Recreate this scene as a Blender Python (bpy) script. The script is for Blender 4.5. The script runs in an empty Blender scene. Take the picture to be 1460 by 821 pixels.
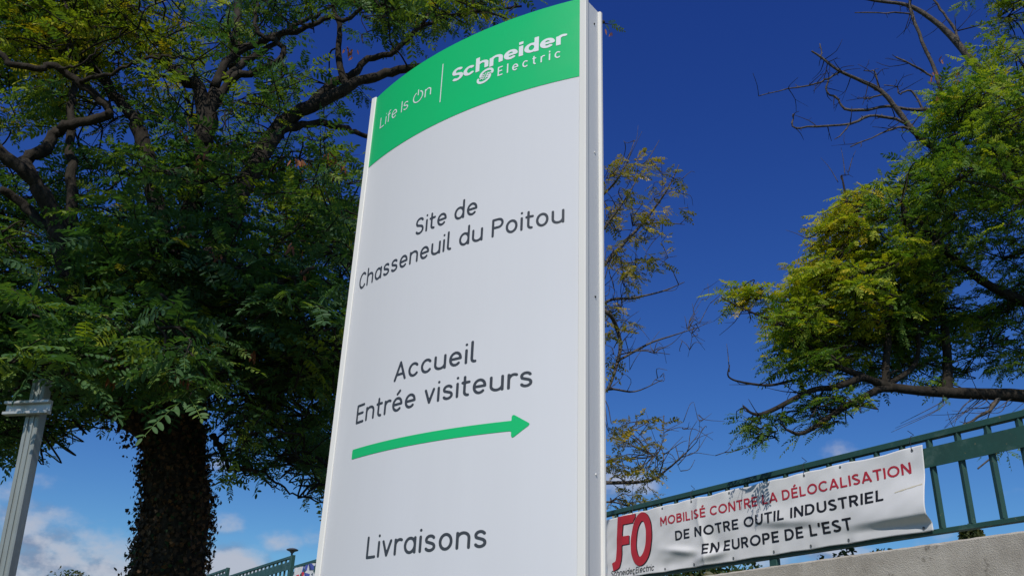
import bpy, math, random
import numpy as np
from mathutils import Vector, Matrix
RNG = np.random.default_rng(7)
random.seed(7)
S = bpy.context.scene
COL = S.collection
rad = math.radians

# ------------------------------------------------------------------ camera
FPX, PITCH, ROLL = 1316.1, rad(25.0646), rad(2.1987)
EYE = np.array([0, 0, 1.6])
_f = np.array([0, math.cos(PITCH), math.sin(PITCH)])
_u = np.array([0, -math.sin(PITCH), math.cos(PITCH)])
_r = np.array([1.0, 0, 0])
CR = math.cos(ROLL) * _r + math.sin(ROLL) * _u
CU = -math.sin(ROLL) * _r + math.cos(ROLL) * _u
CF = _f
cam = bpy.data.cameras.new('camera')
cam.sensor_width = 36
cam.lens = FPX / 1460 * 36
cam.clip_start, cam.clip_end = 0.05, 6000
co = bpy.data.objects.new('camera', cam)
COL.objects.link(co)
co.matrix_world = Matrix(((CR[0], CU[0], -CF[0], EYE[0]), (CR[1], CU[1], -CF[1], EYE[1]),
                          (CR[2], CU[2], -CF[2], EYE[2]), (0, 0, 0, 1)))
S.camera = co

# ------------------------------------------------------------------ light
SUN_EL, SUN_LEFT = rad(47), rad(12)           # sun behind the camera, a little to its left
SUN = np.array([-math.sin(SUN_LEFT) * math.cos(SUN_EL), -math.cos(SUN_LEFT) * math.cos(SUN_EL), math.sin(SUN_EL)])
sl = bpy.data.lights.new('sun', 'SUN')
sl.energy, sl.angle, sl.color = 3.8, rad(0.53), (1.0, 0.95, 0.87)
so = bpy.data.objects.new('sun', sl)
COL.objects.link(so)
so.rotation_euler = Vector(SUN).to_track_quat('Z', 'Y').to_euler()
so.location = (-10, -30, 40)

S.view_settings.view_transform = 'Standard'
S.view_settings.look = 'None'
S.view_settings.exposure = 0.0
S.view_settings.gamma = 1.0
S.view_settings.use_curve_mapping = False
S.cycles.max_bounces = 8
S.cycles.transparent_max_bounces = 4


def ray(x, y):
    """direction in the world of a point of the photograph (1460 x 821)"""
    return CF + (x - 730) / FPX * CR - (y - 410.5) / FPX * CU


def at(x, y, Y):
    """the point at forward distance Y on that direction"""
    d = ray(x, y)
    return EYE + d * (Y / d[1])


def unit(v):
    v = np.asarray(v, float)
    return v / (np.linalg.norm(v) + 1e-12)


W = bpy.data.worlds.new('World')
S.world = W
W.use_nodes = True
wt = W.node_tree
wt.nodes.clear()


def N(t, kind, **kw):
    n = t.nodes.new(kind)
    for k, v in kw.items():
        if k.startswith('i_'):
            key = k[2:]
            n.inputs[int(key) if key.isdigit() else key.replace('_', ' ')].default_value = v
        else:
            setattr(n, k, v)
    return n


def mathn(t, op, a, b=None, c=None, clamp=False):
    n = t.nodes.new('ShaderNodeMath')
    n.operation = op
    n.use_clamp = clamp
    for i, v in enumerate((a, b, c)):
        if v is None:
            continue
        if isinstance(v, (int, float)):
            n.inputs[i].default_value = v
        else:
            t.links.new(v, n.inputs[i])
    return n.outputs[0]


def vmath(t, op, a, b=None):
    n = t.nodes.new('ShaderNodeVectorMath')
    n.operation = op
    for i, v in enumerate((a, b)):
        if v is None:
            continue
        if isinstance(v, (tuple, list)):
            n.inputs[i].default_value = v
        else:
            t.links.new(v, n.inputs[i])
    return n.outputs['Value'] if op in ('LENGTH', 'DOT_PRODUCT') else n.outputs[0]


def maprange(t, v, a, b, c=0.0, d=1.0, smooth=True):
    n = t.nodes.new('ShaderNodeMapRange')
    n.interpolation_type = 'SMOOTHSTEP' if smooth else 'LINEAR'
    n.clamp = True
    for i, q in enumerate((a, b, c, d)):
        n.inputs[i + 1].default_value = q
    t.links.new(v, n.inputs[0])
    return n.outputs[0]


def build_sky():
    t = wt
    L = t.links.new
    sky = N(t, 'ShaderNodeTexSky', sky_type='NISHITA', sun_disc=False, sun_elevation=SUN_EL,
            sun_rotation=math.atan2(SUN[0], SUN[1]), altitude=100.0, air_density=1.0, dust_density=0.3,
            ozone_density=4.0)
    hs = N(t, 'ShaderNodeHueSaturation', i_Saturation=1.22, i_Value=1.0)
    L(sky.outputs[0], hs.inputs['Color'])
    # clear deep blue air: each channel of the sky gets its own contrast
    st = 0.075
    se = N(t, 'ShaderNodeSeparateColor')
    L(hs.outputs[0], se.inputs[0])
    cc = N(t, 'ShaderNodeCombineColor')
    for k, (pw, gain) in enumerate(((1.25, 1.42), (1.43, 1.86), (1.01, 1.27))):
        x = mathn(t, 'POWER', mathn(t, 'MULTIPLY', mathn(t, 'MAXIMUM', se.outputs[k], 0.0), st), pw)
        L(mathn(t, 'MULTIPLY', x, gain / st), cc.inputs[k])
    bg = N(t, 'ShaderNodeBackground', i_Strength=st)
    L(cc.outputs[0], bg.inputs[0])
    tc = N(t, 'ShaderNodeTexCoord')
    d0 = tc.outputs['Generated']
    # clouds: broken cumulus low on the left, thin wisps elsewhere (direction, angular radius, weight)
    blobs = [((60, 800), 0.15, 0.62), ((155, 815), 0.11, 0.60), ((335, 812), 0.075, 0.66), ((20, 770), 0.10, .5),
             ((325, 745), 0.045, 0.30), ((400, 775), 0.05, 0.36), ((470, 770), 0.06, 0.34), ((60, 690), 0.05, 0.30), ((20, 700), 0.05, 0.28),
             ((1190, 635), 0.05, 0.33), ((1445, 705), 0.045, 0.31), ((1170, 785), 0.10, 0.42), ((1120, 800), 0.10, 0.42),
             ((890, 690), 0.06, 0.42), ((310, 665), 0.035, 0.38), ((1330, 780), 0.06, 0.36)]

    def density(dv):
        tot = None
        for (px, r, w) in blobs:
            c = unit(ray(*px))
            q = vmath(t, 'LENGTH', vmath(t, 'MULTIPLY', vmath(t, 'SUBTRACT', dv, tuple(c)), (1, 1, 1.7)))
            m = maprange(t, q, r, 0.0, 0.0, w)
            tot = m if tot is None else mathn(t, 'MAXIMUM', tot, m)
        # other clouds round the horizon, where the photograph does not look
        sep = N(t, 'ShaderNodeSeparateXYZ')
        L(dv, sep.inputs[0])
        low = maprange(t, sep.outputs['Z'], 0.13, 0.03, 0.0, 0.42)
        tot = mathn(t, 'MAXIMUM', tot, low)
        ns = N(t, 'ShaderNodeTexNoise', i_Scale=13.0, i_Detail=9.0, i_Roughness=0.58)
        L(vmath(t, 'MULTIPLY', dv, (1, 1, 1.6)), ns.inputs['Vector'])
        s = mathn(t, 'ADD', tot, mathn(t, 'MULTIPLY', mathn(t, 'MULTIPLY', mathn(t, 'SUBTRACT', ns.outputs[0], 0.5), 1.35), maprange(t, tot, 0.0, 0.25)))
        return s

    da = density(d0)
    db = density(vmath(t, 'ADD', d0, (-0.006, 0, 0.020)))
    alpha = maprange(t, da, 0.18, 0.66)
    lit = maprange(t, mathn(t, 'SUBTRACT', da, db), -0.05, 0.20)
    mix = N(t, 'ShaderNodeMixRGB', i_Color1=(0.21, 0.24, 0.36, 1), i_Color2=(0.50, 0.525, 0.61, 1))
    L(lit, mix.inputs[0])
    cb = N(t, 'ShaderNodeBackground', i_Strength=0.95)
    L(mix.outputs[0], cb.inputs[0])
    ms = N(t, 'ShaderNodeMixShader')
    L(mathn(t, 'MULTIPLY', alpha, 0.9), ms.inputs[0])
    L(bg.outputs[0], ms.inputs[1])
    L(cb.outputs[0], ms.inputs[2])
    out = N(t, 'ShaderNodeOutputWorld')
    L(ms.outputs[0], out.inputs[0])


build_sky()


# ------------------------------------------------------------------ materials
def mat(name, col, rough=0.5, metal=0.0, spec=0.5, var=0.0, vscale=8.0, bump=0.0, bscale=60.0, detail=5.0,
        col2=None, streak=None, coat=0.0):
    m = bpy.data.materials.new(name)
    m.use_nodes = True
    t = m.node_tree
    p = t.nodes['Principled BSDF']
    p.inputs['Base Color'].default_value = (*col, 1)
    p.inputs['Roughness'].default_value = rough
    p.inputs['Metallic'].default_value = metal
    p.inputs['Specular IOR Level'].default_value = spec
    p.inputs['Coat Weight'].default_value = coat
    if var or bump:
        tc = t.nodes.new('ShaderNodeTexCoord')
        src = tc.outputs['Object']
        if streak:
            src = vmath(t, 'MULTIPLY', src, streak)
    if var:
        ns = N(t, 'ShaderNodeTexNoise', i_Scale=vscale, i_Detail=detail, i_Roughness=0.62)
        t.links.new(src, ns.inputs['Vector'])
        f = maprange(t, ns.outputs[0], 0.32, 0.68, smooth=False)
        mx = N(t, 'ShaderNodeMixRGB')
        c2 = col2 or tuple(c * (1 - var) for c in col)
        mx.inputs[1].default_value = (*c2, 1)
        mx.inputs[2].default_value = (*col, 1)
        t.links.new(f, mx.inputs[0])
        t.links.new(mx.outputs[0], p.inputs['Base Color'])
        rr = maprange(t, ns.outputs[0], 0.3, 0.7, min(1, rough * 1.25), rough * 0.9, smooth=False)
        t.links.new(rr, p.inputs['Roughness'])
    if bump:
        nb = N(t, 'ShaderNodeTexNoise', i_Scale=bscale, i_Detail=6.0, i_Roughness=0.6)
        t.links.new(src, nb.inputs['Vector'])
        b = N(t, 'ShaderNodeBump', i_Strength=bump, i_Distance=0.02)
        t.links.new(nb.outputs[0], b.inputs['Height'])
        t.links.new(b.outputs[0], p.inputs['Normal'])
    return m


def flecks(m, col, scale, lo, hi):
    t = m.node_tree
    p = t.nodes['Principled BSDF']
    tc = t.nodes.new('ShaderNodeTexCoord')
    ns = N(t, 'ShaderNodeTexNoise', i_Scale=scale, i_Detail=8.0, i_Roughness=0.7)
    t.links.new(tc.outputs['Object'], ns.inputs['Vector'])
    mx = N(t, 'ShaderNodeMixRGB', i_Color2=(*col, 1))
    t.links.new(maprange(t, ns.outputs[0], lo, hi), mx.inputs[0])
    src = p.inputs['Base Color'].links
    if src:
        t.links.new(src[0].from_socket, mx.inputs[1])
    else:
        mx.inputs[1].default_value = p.inputs['Base Color'].default_value
    t.links.new(mx.outputs[0], p.inputs['Base Color'])


def leaf_mat(name, ramp, trans=0.35, rough=0.42, spec=0.45):
    """colour of every leaf from its own 'tint' value"""
    m = bpy.data.materials.new(name)
    m.use_nodes = True
    t = m.node_tree
    p = t.nodes['Principled BSDF']
    a = N(t, 'ShaderNodeAttribute', attribute_name='tint')
    r = N(t, 'ShaderNodeValToRGB')
    els = r.color_ramp.elements
    for i, (pos, c) in enumerate(ramp):
        e = els[i] if i < 2 else els.new(pos)
        e.position = pos
        e.color = (*c, 1)
    t.links.new(a.outputs['Fac'], r.inputs[0])
    t.links.new(r.outputs[0], p.inputs['Base Color'])
    p.inputs['Roughness'].default_value = rough
    p.inputs['Specular IOR Level'].default_value = spec
    tr = N(t, 'ShaderNodeBsdfTranslucent')
    br = N(t, 'ShaderNodeMixRGB', blend_type='MULTIPLY', i_Fac=1.0, i_Color2=(1.5, 1.75, 0.55, 1))
    t.links.new(r.outputs[0], br.inputs[1])
    t.links.new(br.outputs[0], tr.inputs[0])
    ms = N(t, 'ShaderNodeMixShader', i_Fac=trans)
    t.links.new(p.outputs[0], ms.inputs[1])
    t.links.new(tr.outputs[0], ms.inputs[2])
    t.links.new(ms.outputs[0], t.nodes['Material Output'].inputs[0])
    return m


M = {}
M['panel'] = mat('panel_paint', (0.50, 0.515, 0.535), 0.36, spec=0.35, var=0.035, vscale=2.2, streak=(2.5, 2.5, 0.25))
M['frame'] = mat('frame_lacquer', (0.78, 0.76, 0.72), 0.42, spec=0.4, var=0.05, vscale=3, streak=(1, 1, 0.3))
M['side'] = mat('side_lacquer', (0.70, 0.70, 0.70), 0.45, spec=0.4, var=0.10, vscale=3, streak=(2, 2, 0.25))
M['green'] = mat('green_film', (0.010, 0.50, 0.155), 0.34, spec=0.4, var=0.04, vscale=3)
M['ink'] = mat('dark_grey_film', (0.045, 0.05, 0.058), 0.45)
M['white_film'] = mat('white_film', (0.74, 0.76, 0.78), 0.4)
M['black'] = mat('black_hole', (0.01, 0.01, 0.01), 0.8)
M['steel'] = mat('galvanised_steel', (0.33, 0.36, 0.35), 0.42, metal=0.35, var=0.25, vscale=14, streak=(1, 1, 0.25), bump=0.05, bscale=40)
M['alu'] = mat('aluminium_rail', (0.55, 0.56, 0.56), 0.4, metal=0.5, var=0.2, vscale=25)
M['rail'] = mat('green_rail_paint', (0.023, 0.076, 0.064), 0.45, var=0.35, vscale=7, col2=(0.018, 0.06, 0.05), bump=0.04, bscale=80)
M['concrete'] = mat('concrete', (0.50, 0.465, 0.41), 0.9, spec=0.2, var=0.5, vscale=3.2, col2=(0.33, 0.30, 0.26), bump=0.5, bscale=90, detail=12)
M['cloth'] = mat('banner_cloth', (0.70, 0.70, 0.71), 0.5, spec=0.3, var=0.06, vscale=5)
M['red'] = mat('red_ink', (0.46, 0.022, 0.03), 0.5)
M['red_text'] = mat('crimson_ink', (0.44, 0.025, 0.045), 0.5)
M['black_ink'] = mat('black_ink', (0.012, 0.012, 0.016), 0.5)
M['blue'] = mat('blue_ink', (0.05, 0.07, 0.28), 0.5)
M['stain'] = mat('glue_stain', (0.60, 0.55, 0.43), 0.5)
M['grass'] = mat('grass_ground', (0.06, 0.09, 0.03), 0.95, var=0.6, vscale=1.5, col2=(0.09, 0.08, 0.04), bump=0.6, bscale=40)
M['soil'] = mat('terrace_soil', (0.09, 0.10, 0.05), 0.95, var=0.5, vscale=1.2, bump=0.6, bscale=30)
M['bark'] = mat('bark', (0.040, 0.033, 0.026), 0.9, spec=0.2, var=0.6, vscale=16, streak=(1, 1, 0.4), bump=0.9, bscale=28, col2=(0.016, 0.013, 0.010))
M['dead_wood'] = mat('dead_wood', (0.13, 0.112, 0.098), 0.85, spec=0.2, var=0.65, vscale=22, bump=0.8, bscale=50, col2=(0.05, 0.042, 0.036))
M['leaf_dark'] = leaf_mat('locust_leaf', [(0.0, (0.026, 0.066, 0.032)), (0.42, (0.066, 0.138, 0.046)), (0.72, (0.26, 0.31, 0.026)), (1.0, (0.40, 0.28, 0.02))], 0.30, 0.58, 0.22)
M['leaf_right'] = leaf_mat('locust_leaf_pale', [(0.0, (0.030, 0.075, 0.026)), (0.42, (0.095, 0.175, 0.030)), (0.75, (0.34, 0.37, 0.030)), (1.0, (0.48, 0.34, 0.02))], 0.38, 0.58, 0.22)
M['leaf_sparse'] = leaf_mat('yellowing_leaf', [(0.0, (0.07, 0.095, 0.02)), (0.5, (0.22, 0.19, 0.022)), (1.0, (0.42, 0.29, 0.02))], 0.33)
M['ivy'] = leaf_mat('ivy_leaf', [(0.0, (0.012, 0.012, 0.006)), (0.5, (0.050, 0.030, 0.014)), (0.85, (0.14, 0.062, 0.022)), (1.0, (0.02, 0.05, 0.015))], 0.12, 0.6, 0.3)
M['pod'] = leaf_mat('seed_pod', [(0.0, (0.16, 0.055, 0.022)), (1.0, (0.34, 0.12, 0.05))], 0.3, 0.6, 0.3)
M['needle'] = leaf_mat('conifer_foliage', [(0.0, (0.018, 0.035, 0.012)), (1.0, (0.07, 0.075, 0.02))], 0.15, 0.6, 0.2)
M['shrub'] = leaf_mat('shrub_foliage', [(0.0, (0.02, 0.045, 0.015)), (0.6, (0.05, 0.085, 0.02)), (1.0, (0.11, 0.09, 0.04))], 0.25, 0.5, 0.3)
M['lamp'] = mat('lamp_metal', (0.10, 0.11, 0.12), 0.5)


flecks(M['rail'], (0.16, 0.15, 0.085), 22, 0.63, 0.70)
flecks(M['rail'], (0.07, 0.12, 0.105), 3.5, 0.55, 0.75)
flecks(M['concrete'], (0.14, 0.125, 0.105), 5.5, 0.58, 0.70)
flecks(M['concrete'], (0.10, 0.09, 0.08), 75, 0.64, 0.70)
flecks(M['frame'], (0.52, 0.50, 0.45), 40, 0.68, 0.74)


# ------------------------------------------------------------------ mesh helpers
def tag(o, label=None, cat=None, group=None, kind=None):
    if label: o['label'] = label
    if cat: o['category'] = cat
    if group: o['group'] = group
    if kind: o['kind'] = kind
    return o


def empty(name, loc=(0, 0, 0), label=None, cat=None, group=None):
    o = bpy.data.objects.new(name, None)
    o.empty_display_size = 0.2
    o.location = loc
    COL.objects.link(o)
    return tag(o, label, cat, group)


def link(name, me, m, parent=None):
    me.materials.append(m)
    o = bpy.data.objects.new(name, me)
    COL.objects.link(o)
    if parent is not None:
        o.parent = parent
        o.matrix_parent_inverse = Matrix.Translation(-Vector(parent.location))
    return o


def mesh(name, verts, faces, m, parent=None, smooth=False):
    me = bpy.data.meshes.new(name)
    me.from_pydata([tuple(map(float, v)) for v in verts], [], faces)
    me.update()
    if smooth:
        me.shade_smooth()
    return link(name, me, m, parent)


def raw_mesh(name, V, loops, starts, totals, m, parent=None, tint=None, smooth=False):
    me = bpy.data.meshes.new(name)
    me.vertices.add(len(V))
    me.vertices.foreach_set('co', np.asarray(V, np.float32).ravel())
    me.loops.add(len(loops))
    me.loops.foreach_set('vertex_index', np.asarray(loops, np.int32))
    me.polygons.add(len(starts))
    me.polygons.foreach_set('loop_start', np.asarray(starts, np.int32))
    me.polygons.foreach_set('loop_total', np.asarray(totals, np.int32))
    if tint is not None:
        a = me.attributes.new('tint', 'FLOAT', 'FACE')
        a.data.foreach_set('value', np.asarray(tint, np.float32))
    me.update(calc_edges=True)
    me.validate()
    if smooth:
        me.shade_smooth()
    return link(name, me, m, parent)


class MB:
    """collects boxes and tubes for one mesh"""

    def __init__(s):
        s.v, s.f = [], []

    def box(s, o, ax, ay, az, lo, hi, bev=0.0):
        """box in the frame (ax, ay, az) at o between the corners lo and hi; edges along the longest axis bevelled"""
        lo, hi = np.array(lo, float), np.array(hi, float)
        A = (np.asarray(ax, float), np.asarray(ay, float), np.asarray(az, float))
        if bev <= 0:
            b = len(s.v)
            for k in range(2):
                for j in range(2):
                    for i in range(2):
                        c = [(lo, hi)[i][0], (lo, hi)[j][1], (lo, hi)[k][2]]
                        s.v.append(o + c[0] * A[0] + c[1] * A[1] + c[2] * A[2])
            for q in ((0, 2, 3, 1), (4, 5, 7, 6), (0, 1, 5, 4), (2, 6, 7, 3), (0, 4, 6, 2), (1, 3, 7, 5)):
                s.f.append(tuple(b + i for i in q))
            return s
        L = int(np.argmax(hi - lo))
        p, q = (L + 1) % 3, (L + 2) % 3
        sec = []
        for (sx, sy, order) in ((0, 0, 0), (1, 0, 1), (1, 1, 0), (0, 1, 1)):
            cx = (lo[p], hi[p])[sx]; cy = (lo[q], hi[q])[sy]
            dx = bev * (1 if sx == 0 else -1); dy = bev * (1 if sy == 0 else -1)
            a, b2 = (cx, cy + dy), (cx + dx, cy)
            sec += [a, b2] if order == 0 else [b2, a]
        b = len(s.v)
        for e in (lo[L], hi[L]):
            for (u, w) in sec:
                c = np.zeros(3); c[L] = e; c[p] = u; c[q] = w
                s.v.append(o + c[0] * A[0] + c[1] * A[1] + c[2] * A[2])
        n = len(sec)
        for i in range(n):
            j = (i + 1) % n
            s.f.append((b + i, b + j, b + n + j, b + n + i))
        s.f.append(tuple(b + i for i in reversed(range(n))))
        s.f.append(tuple(b + n + i for i in range(n)))
        return s

    def build(s, name, m, parent=None, smooth=False):
        return mesh(name, s.v, s.f, m, parent, smooth)


X3, Y3, Z3 = np.eye(3)


# ------------------------------------------------------------------ lettering: strokes -> signed distance -> filled mesh
def arc(cx, cy, rx, ry, a0, a1, n=18):
    return [(cx + rx * math.cos(rad(a0 + (a1 - a0) * i / n)), cy + ry * math.sin(rad(a0 + (a1 - a0) * i / n))) for i in range(n + 1)]


XH = 0.73


def rounded_font(w=0.115, bold=False):
    """letters drawn as centre lines, cap height 1; returns glyph -> (paths, advance)"""
    e = w / 2
    cy, ry = XH / 2, XH / 2 - e
    R = 0.235
    l, r = e, e + 2 * R
    c = e + R
    top = XH - e
    G = {}
    G['o'] = ([arc(c, cy, R, ry, 0, 360, 32)], r + e)
    G['a'] = ([arc(c, cy, R, ry, 0, 360, 32), [(r, top), (r, e)]], r + e)
    G['d'] = ([arc(c, cy, R, ry, 0, 360, 32), [(r, 1.03), (r, e)]], r + e)
    G['u'] = ([[(l, top)] + arc(c, 0.27, R, 0.27 - e, 180, 360), [(r, top), (r, e)]], r + e)
    G['n'] = ([[(l, e), (l, top)], arc(c, 0.45, R, top - 0.45, 180, 0) + [(r, e)]], r + e)
    G['h'] = ([[(l, e), (l, 1.03)], arc(c, 0.45, R, top - 0.45, 180, 0) + [(r, e)]], r + e)
    G['r'] = ([[(l, e), (l, top)], arc(l + .21, 0.43, .21, top - 0.43, 180, 62)], 0.36)
    G['e'] = ([[(l, cy), (r, cy)] + arc(c, cy, R, ry, 0, 312, 30)], r + e)
    G['c'] = ([arc(c, cy, R, ry, 42, 318, 26)], r + e - 0.05)
    sx = 0.19
    G['s'] = ([arc(e + sx, cy + ry / 2, sx * 0.93, ry / 2, 28, 215, 16) + arc(e + sx, cy - ry / 2, sx, ry / 2, 60, -152, 20)], 2 * sx + w)
    G['i'] = ([[(e, e), (e, top)], [(e, 0.955), (e, 0.956)]], w)
    G['t'] = ([[(0.13, 0.93), (0.13, 0.22)] + arc(0.13 + 0.15, 0.22, 0.15, 0.22 - e, 180, 275, 8), [(0.0 + e * .6, top), (0.33, top)]], 0.36)
    G['l'] = ([[(e, 1.03), (e, 0.2)] + arc(e + 0.13, 0.2, 0.13, 0.2 - e, 180, 280, 8)], 0.24)
    G['v'] = ([[(e * .8, top), (0.25, e), (0.5 - e * .8, top)]], 0.5)
    G['f'] = ([[(0.12, e), (0.12, 0.82)] + arc(0.12 + .15, 0.82, .15, 0.2 - e, 180, 80, 8), [(0.02, top), (0.3, top)]], 0.33)
    G['S'] = ([arc(0.28, 0.75 - e / 2, 0.215, 0.25 - e / 2, 30, 225, 18) + arc(0.28, 0.25 + e / 2, 0.225, 0.25 - e / 2, 60, -150, 20)], 0.56)
    G['C'] = ([arc(0.34, 0.5, 0.29, 0.5 - e, 45, 315, 28)], 0.6)
    G['P'] = ([[(e, e), (e, 1 - e), (0.34, 1 - e)] + arc(0.34, 0.72, 0.2, 0.28 - e, 90, -90, 14) + [(e, 0.44 + e)]], 0.58)
    G['A'] = ([[(e * .7, e), (0.33, 1 - e), (0.66 - e * .7, e)], [(0.13, 0.33), (0.53, 0.33)]], 0.66)
    G['E'] = ([[(0.5, 1 - e), (e, 1 - e), (e, e), (0.5, e)], [(e, 0.52), (0.45, 0.52)]], 0.54)
    G['L'] = ([[(e, 1 - e), (e, e), (0.48, e)]], 0.5)
    G['I'] = ([[(e, e), (e, 1 - e)]], w)
    G['O'] = ([arc(0.47, 0.46, 0.42, 0.45, 118, 422, 34), [(0.47, 0.62), (0.47, 1.06)]], 0.94)      # power symbol
    G['\u00e9'] = (G['e'][0] + [[(c - 0.03, 0.88), (c + 0.10, 1.03)]], G['e'][1])
    if bold:
        G['i'] = ([[(e, 0), (e, XH)], [(e, 0.84), (e, 1.03)]], w)
        for ch in 'dunhr':
            G[ch] = ([[(a, 0.0 if (len(p) == 2 and abs(b - e) < 1e-6) else b) for a, b in p] for p in G[ch][0]], G[ch][1])
        G['t'] = ([[(0.15, 0.93), (0.15, 0.22)] + arc(0.15 + 0.15, 0.22, 0.15, 0.22 - e, 180, 275, 8), [(0.0, top), (0.36, top)]], 0.38)
        G['l'] = ([[(e, 1.03), (e, 0)]], w)
        G['E'] = ([[(e, 0), (e, 1)], [(e, 1 - e), (0.5, 1 - e)], [(e, e), (0.5, e)], [(e, 0.52), (0.45, 0.52)]], 0.54)
    return G


def caps_font(w=0.175):
    e = w / 2
    G = {}
    G['A'] = ([[(e * .8, 0), (0.42, 1)], [(0.84 - e * .8, 0), (0.42, 1)], [(0.2, 0.27), (0.64, 0.27)]], 0.84)
    G['B'] = ([[(e, 0), (e, 1)], [(e, 1 - e), (0.36, 1 - e)] + arc(0.36, 0.755, 0.2, 0.245 - e, 90, -90, 10) + [(e, 0.51)],
               [(e, 0.51), (0.40, 0.51)] + arc(0.40, 0.255 + e / 2, 0.2, 0.255 - e / 2, 90, -90, 10) + [(e, e)]], 0.68)
    G['C'] = ([arc(0.48, 0.5, 0.48 - e, 0.5 - e, 42, 318, 30)], 0.86)
    G['D'] = ([[(e, 0), (e, 1)], [(e, 1 - e), (0.34, 1 - e)] + arc(0.34, 0.5, 0.44 - e, 0.5 - e, 90, -90, 22) + [(e, e)]], 0.80)
    G['E'] = ([[(e, 0), (e, 1)], [(e, 1 - e), (0.62, 1 - e)], [(e, 0.5), (0.56, 0.5)], [(e, e), (0.62, e)]], 0.64)
    G['I'] = ([[(e, 0), (e, 1)]], w)
    G['L'] = ([[(e, 0), (e, 1)], [(e, e), (0.58, e)]], 0.60)
    G['M'] = ([[(e, 0), (e, 1)], [(0.88 - e, 0), (0.88 - e, 1)], [(e * .9, 1), (0.44, 0.30), (0.88 - e * .9, 1)]], 0.88)
    G['N'] = ([[(e, 0), (e, 1)], [(0.78 - e, 0), (0.78 - e, 1)], [(e, 1), (0.78 - e, 0)]], 0.78)
    G['O'] = ([arc(0.49, 0.5, 0.49 - e, 0.5 - e, 0, 360, 40)], 0.98)
    G['P'] = ([[(e, 0), (e, 1)], [(e, 1 - e), (0.38, 1 - e)] + arc(0.38, 0.68, 0.27 - e, 0.32 - e, 90, -90, 14) + [(e, 0.36 + e)]], 0.66)
    G['R'] = ([[(e, 0), (e, 1)], [(e, 1 - e), (0.38, 1 - e)] + arc(0.38, 0.69, 0.28 - e, 0.31 - e, 90, -90, 14) + [(e, 0.38 + e)], [(0.36, 0.42), (0.62, 0)]], 0.70)
    G['S'] = ([arc(0.32, 0.745, 0.235, 0.255 - e, 35, 235, 18) + arc(0.32, 0.265, 0.25, 0.265 - e, 62, -145, 20)], 0.64)
    G['T'] = ([[(0.35, 0), (0.35, 1)], [(0, 1 - e), (0.70, 1 - e)]], 0.70)
    G['U'] = ([[(e, 1), (e, 0.36)] + arc(0.38, 0.38, 0.38 - e, 0.38 - e, 180, 360, 18) + [(0.76 - e, 1)]], 0.76)
    G['\u00c9'] = (G['E'][0] + [[(0.24, 1.10), (0.44, 1.28)]], G['E'][1])
    G['\u2019'] = ([[(0.11, 1.0), (0.06, 0.70)]], 0.17)
    return G


def stroke_sdf(paths, w, butt, gx, gy):
    """signed distance (negative inside) to a set of stroked lines"""
    D = np.full(gx.shape, 9.0)
    for p in paths:
        p = [np.array(q, float) for q in p]
        closed = np.hypot(*(p[0] - p[-1])) < 1e-6
        n = len(p) - 1
        for i in range(n):
            a, b = p[i], p[i + 1]
            d = b - a
            L = np.hypot(*d)
            if L < 1e-9:
                continue
            d = d / L
            t = (gx - a[0]) * d[0] + (gy - a[1]) * d[1]
            s = np.abs((gx - a[0]) * -d[1] + (gy - a[1]) * d[0])
            over = np.maximum(np.maximum(-t, t - L), 0)
            q = np.hypot(s, over) - w / 2
            if butt and not closed:
                if i == 0:
                    q = np.maximum(q, -t)
                if i == n - 1:
                    q = np.maximum(q, t - L)
            D = np.minimum(D, q)
    return D


def fill(sdf_fn, x0, y0, x1, y1, h, V, F):
    """marching squares with interpolation: the inside of sdf_fn as polygons appended to V, F"""
    nx, ny = int(math.ceil((x1 - x0) / h)) + 1, int(math.ceil((y1 - y0) / h)) + 1
    xs, ys = x0 + np.arange(nx) * h, y0 + np.arange(ny) * h
    gx, gy = np.meshgrid(xs, ys)
    D = sdf_fn(gx, gy)
    D = np.where(np.abs(D) < 1e-7, 1e-7, D)
    inside = D < 0
    cells = inside[:-1, :-1] | inside[1:, :-1] | inside[:-1, 1:] | inside[1:, 1:]
    idx = {}

    def vert(key, p):
        k = idx.get(key)
        if k is None:
            k = len(V)
            idx[key] = k
            V.append(p)
        return k
    for j, i in zip(*np.nonzero(cells)):
        cs = ((i, j), (i + 1, j), (i + 1, j + 1), (i, j + 1))
        poly = []
        for k in range(4):
            a, b = cs[k], cs[(k + 1) % 4]
            da, db = D[a[1], a[0]], D[b[1], b[0]]
            if da < 0:
                poly.append(vert(a, (xs[a[0]], ys[a[1]])))
            if (da < 0) != (db < 0):
                t = da / (da - db)
                key = (min(a, b), max(a, b))
                poly.append(vert(key, (xs[a[0]] + (xs[b[0]] - xs[a[0]]) * t, ys[a[1]] + (ys[b[1]] - ys[a[1]]) * t)))
        if len(poly) >= 3:
            F.append(tuple(poly))


def text_shape(s, G, w, butt=False, gap=0.12, space=0.30, h=0.035, slant=0.0):
    """outline-filled text, cap height 1, starting at x = 0; returns verts, faces, width"""
    V, F = [], []
    x = 0.0
    for ch in s:
        if ch == ' ':
            x += space
            continue
        paths, adv = G[ch]
        pp = [[(a + b * slant, b) for (a, b) in p] for p in paths]
        xs = [a for p in pp for a, b in p]
        ys = [b for p in pp for a, b in p]
        v, f = [], []
        fill(lambda gx, gy: stroke_sdf(pp, w, butt, gx, gy), min(xs) - w, min(ys) - w, max(xs) + w, max(ys) + w, h, v, f)
        b = len(V)
        V += [(p[0] + x, p[1]) for p in v]
        F += [tuple(b + k for k in q) for q in f]
        x += adv + gap
    return V, F, x - gap


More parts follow.
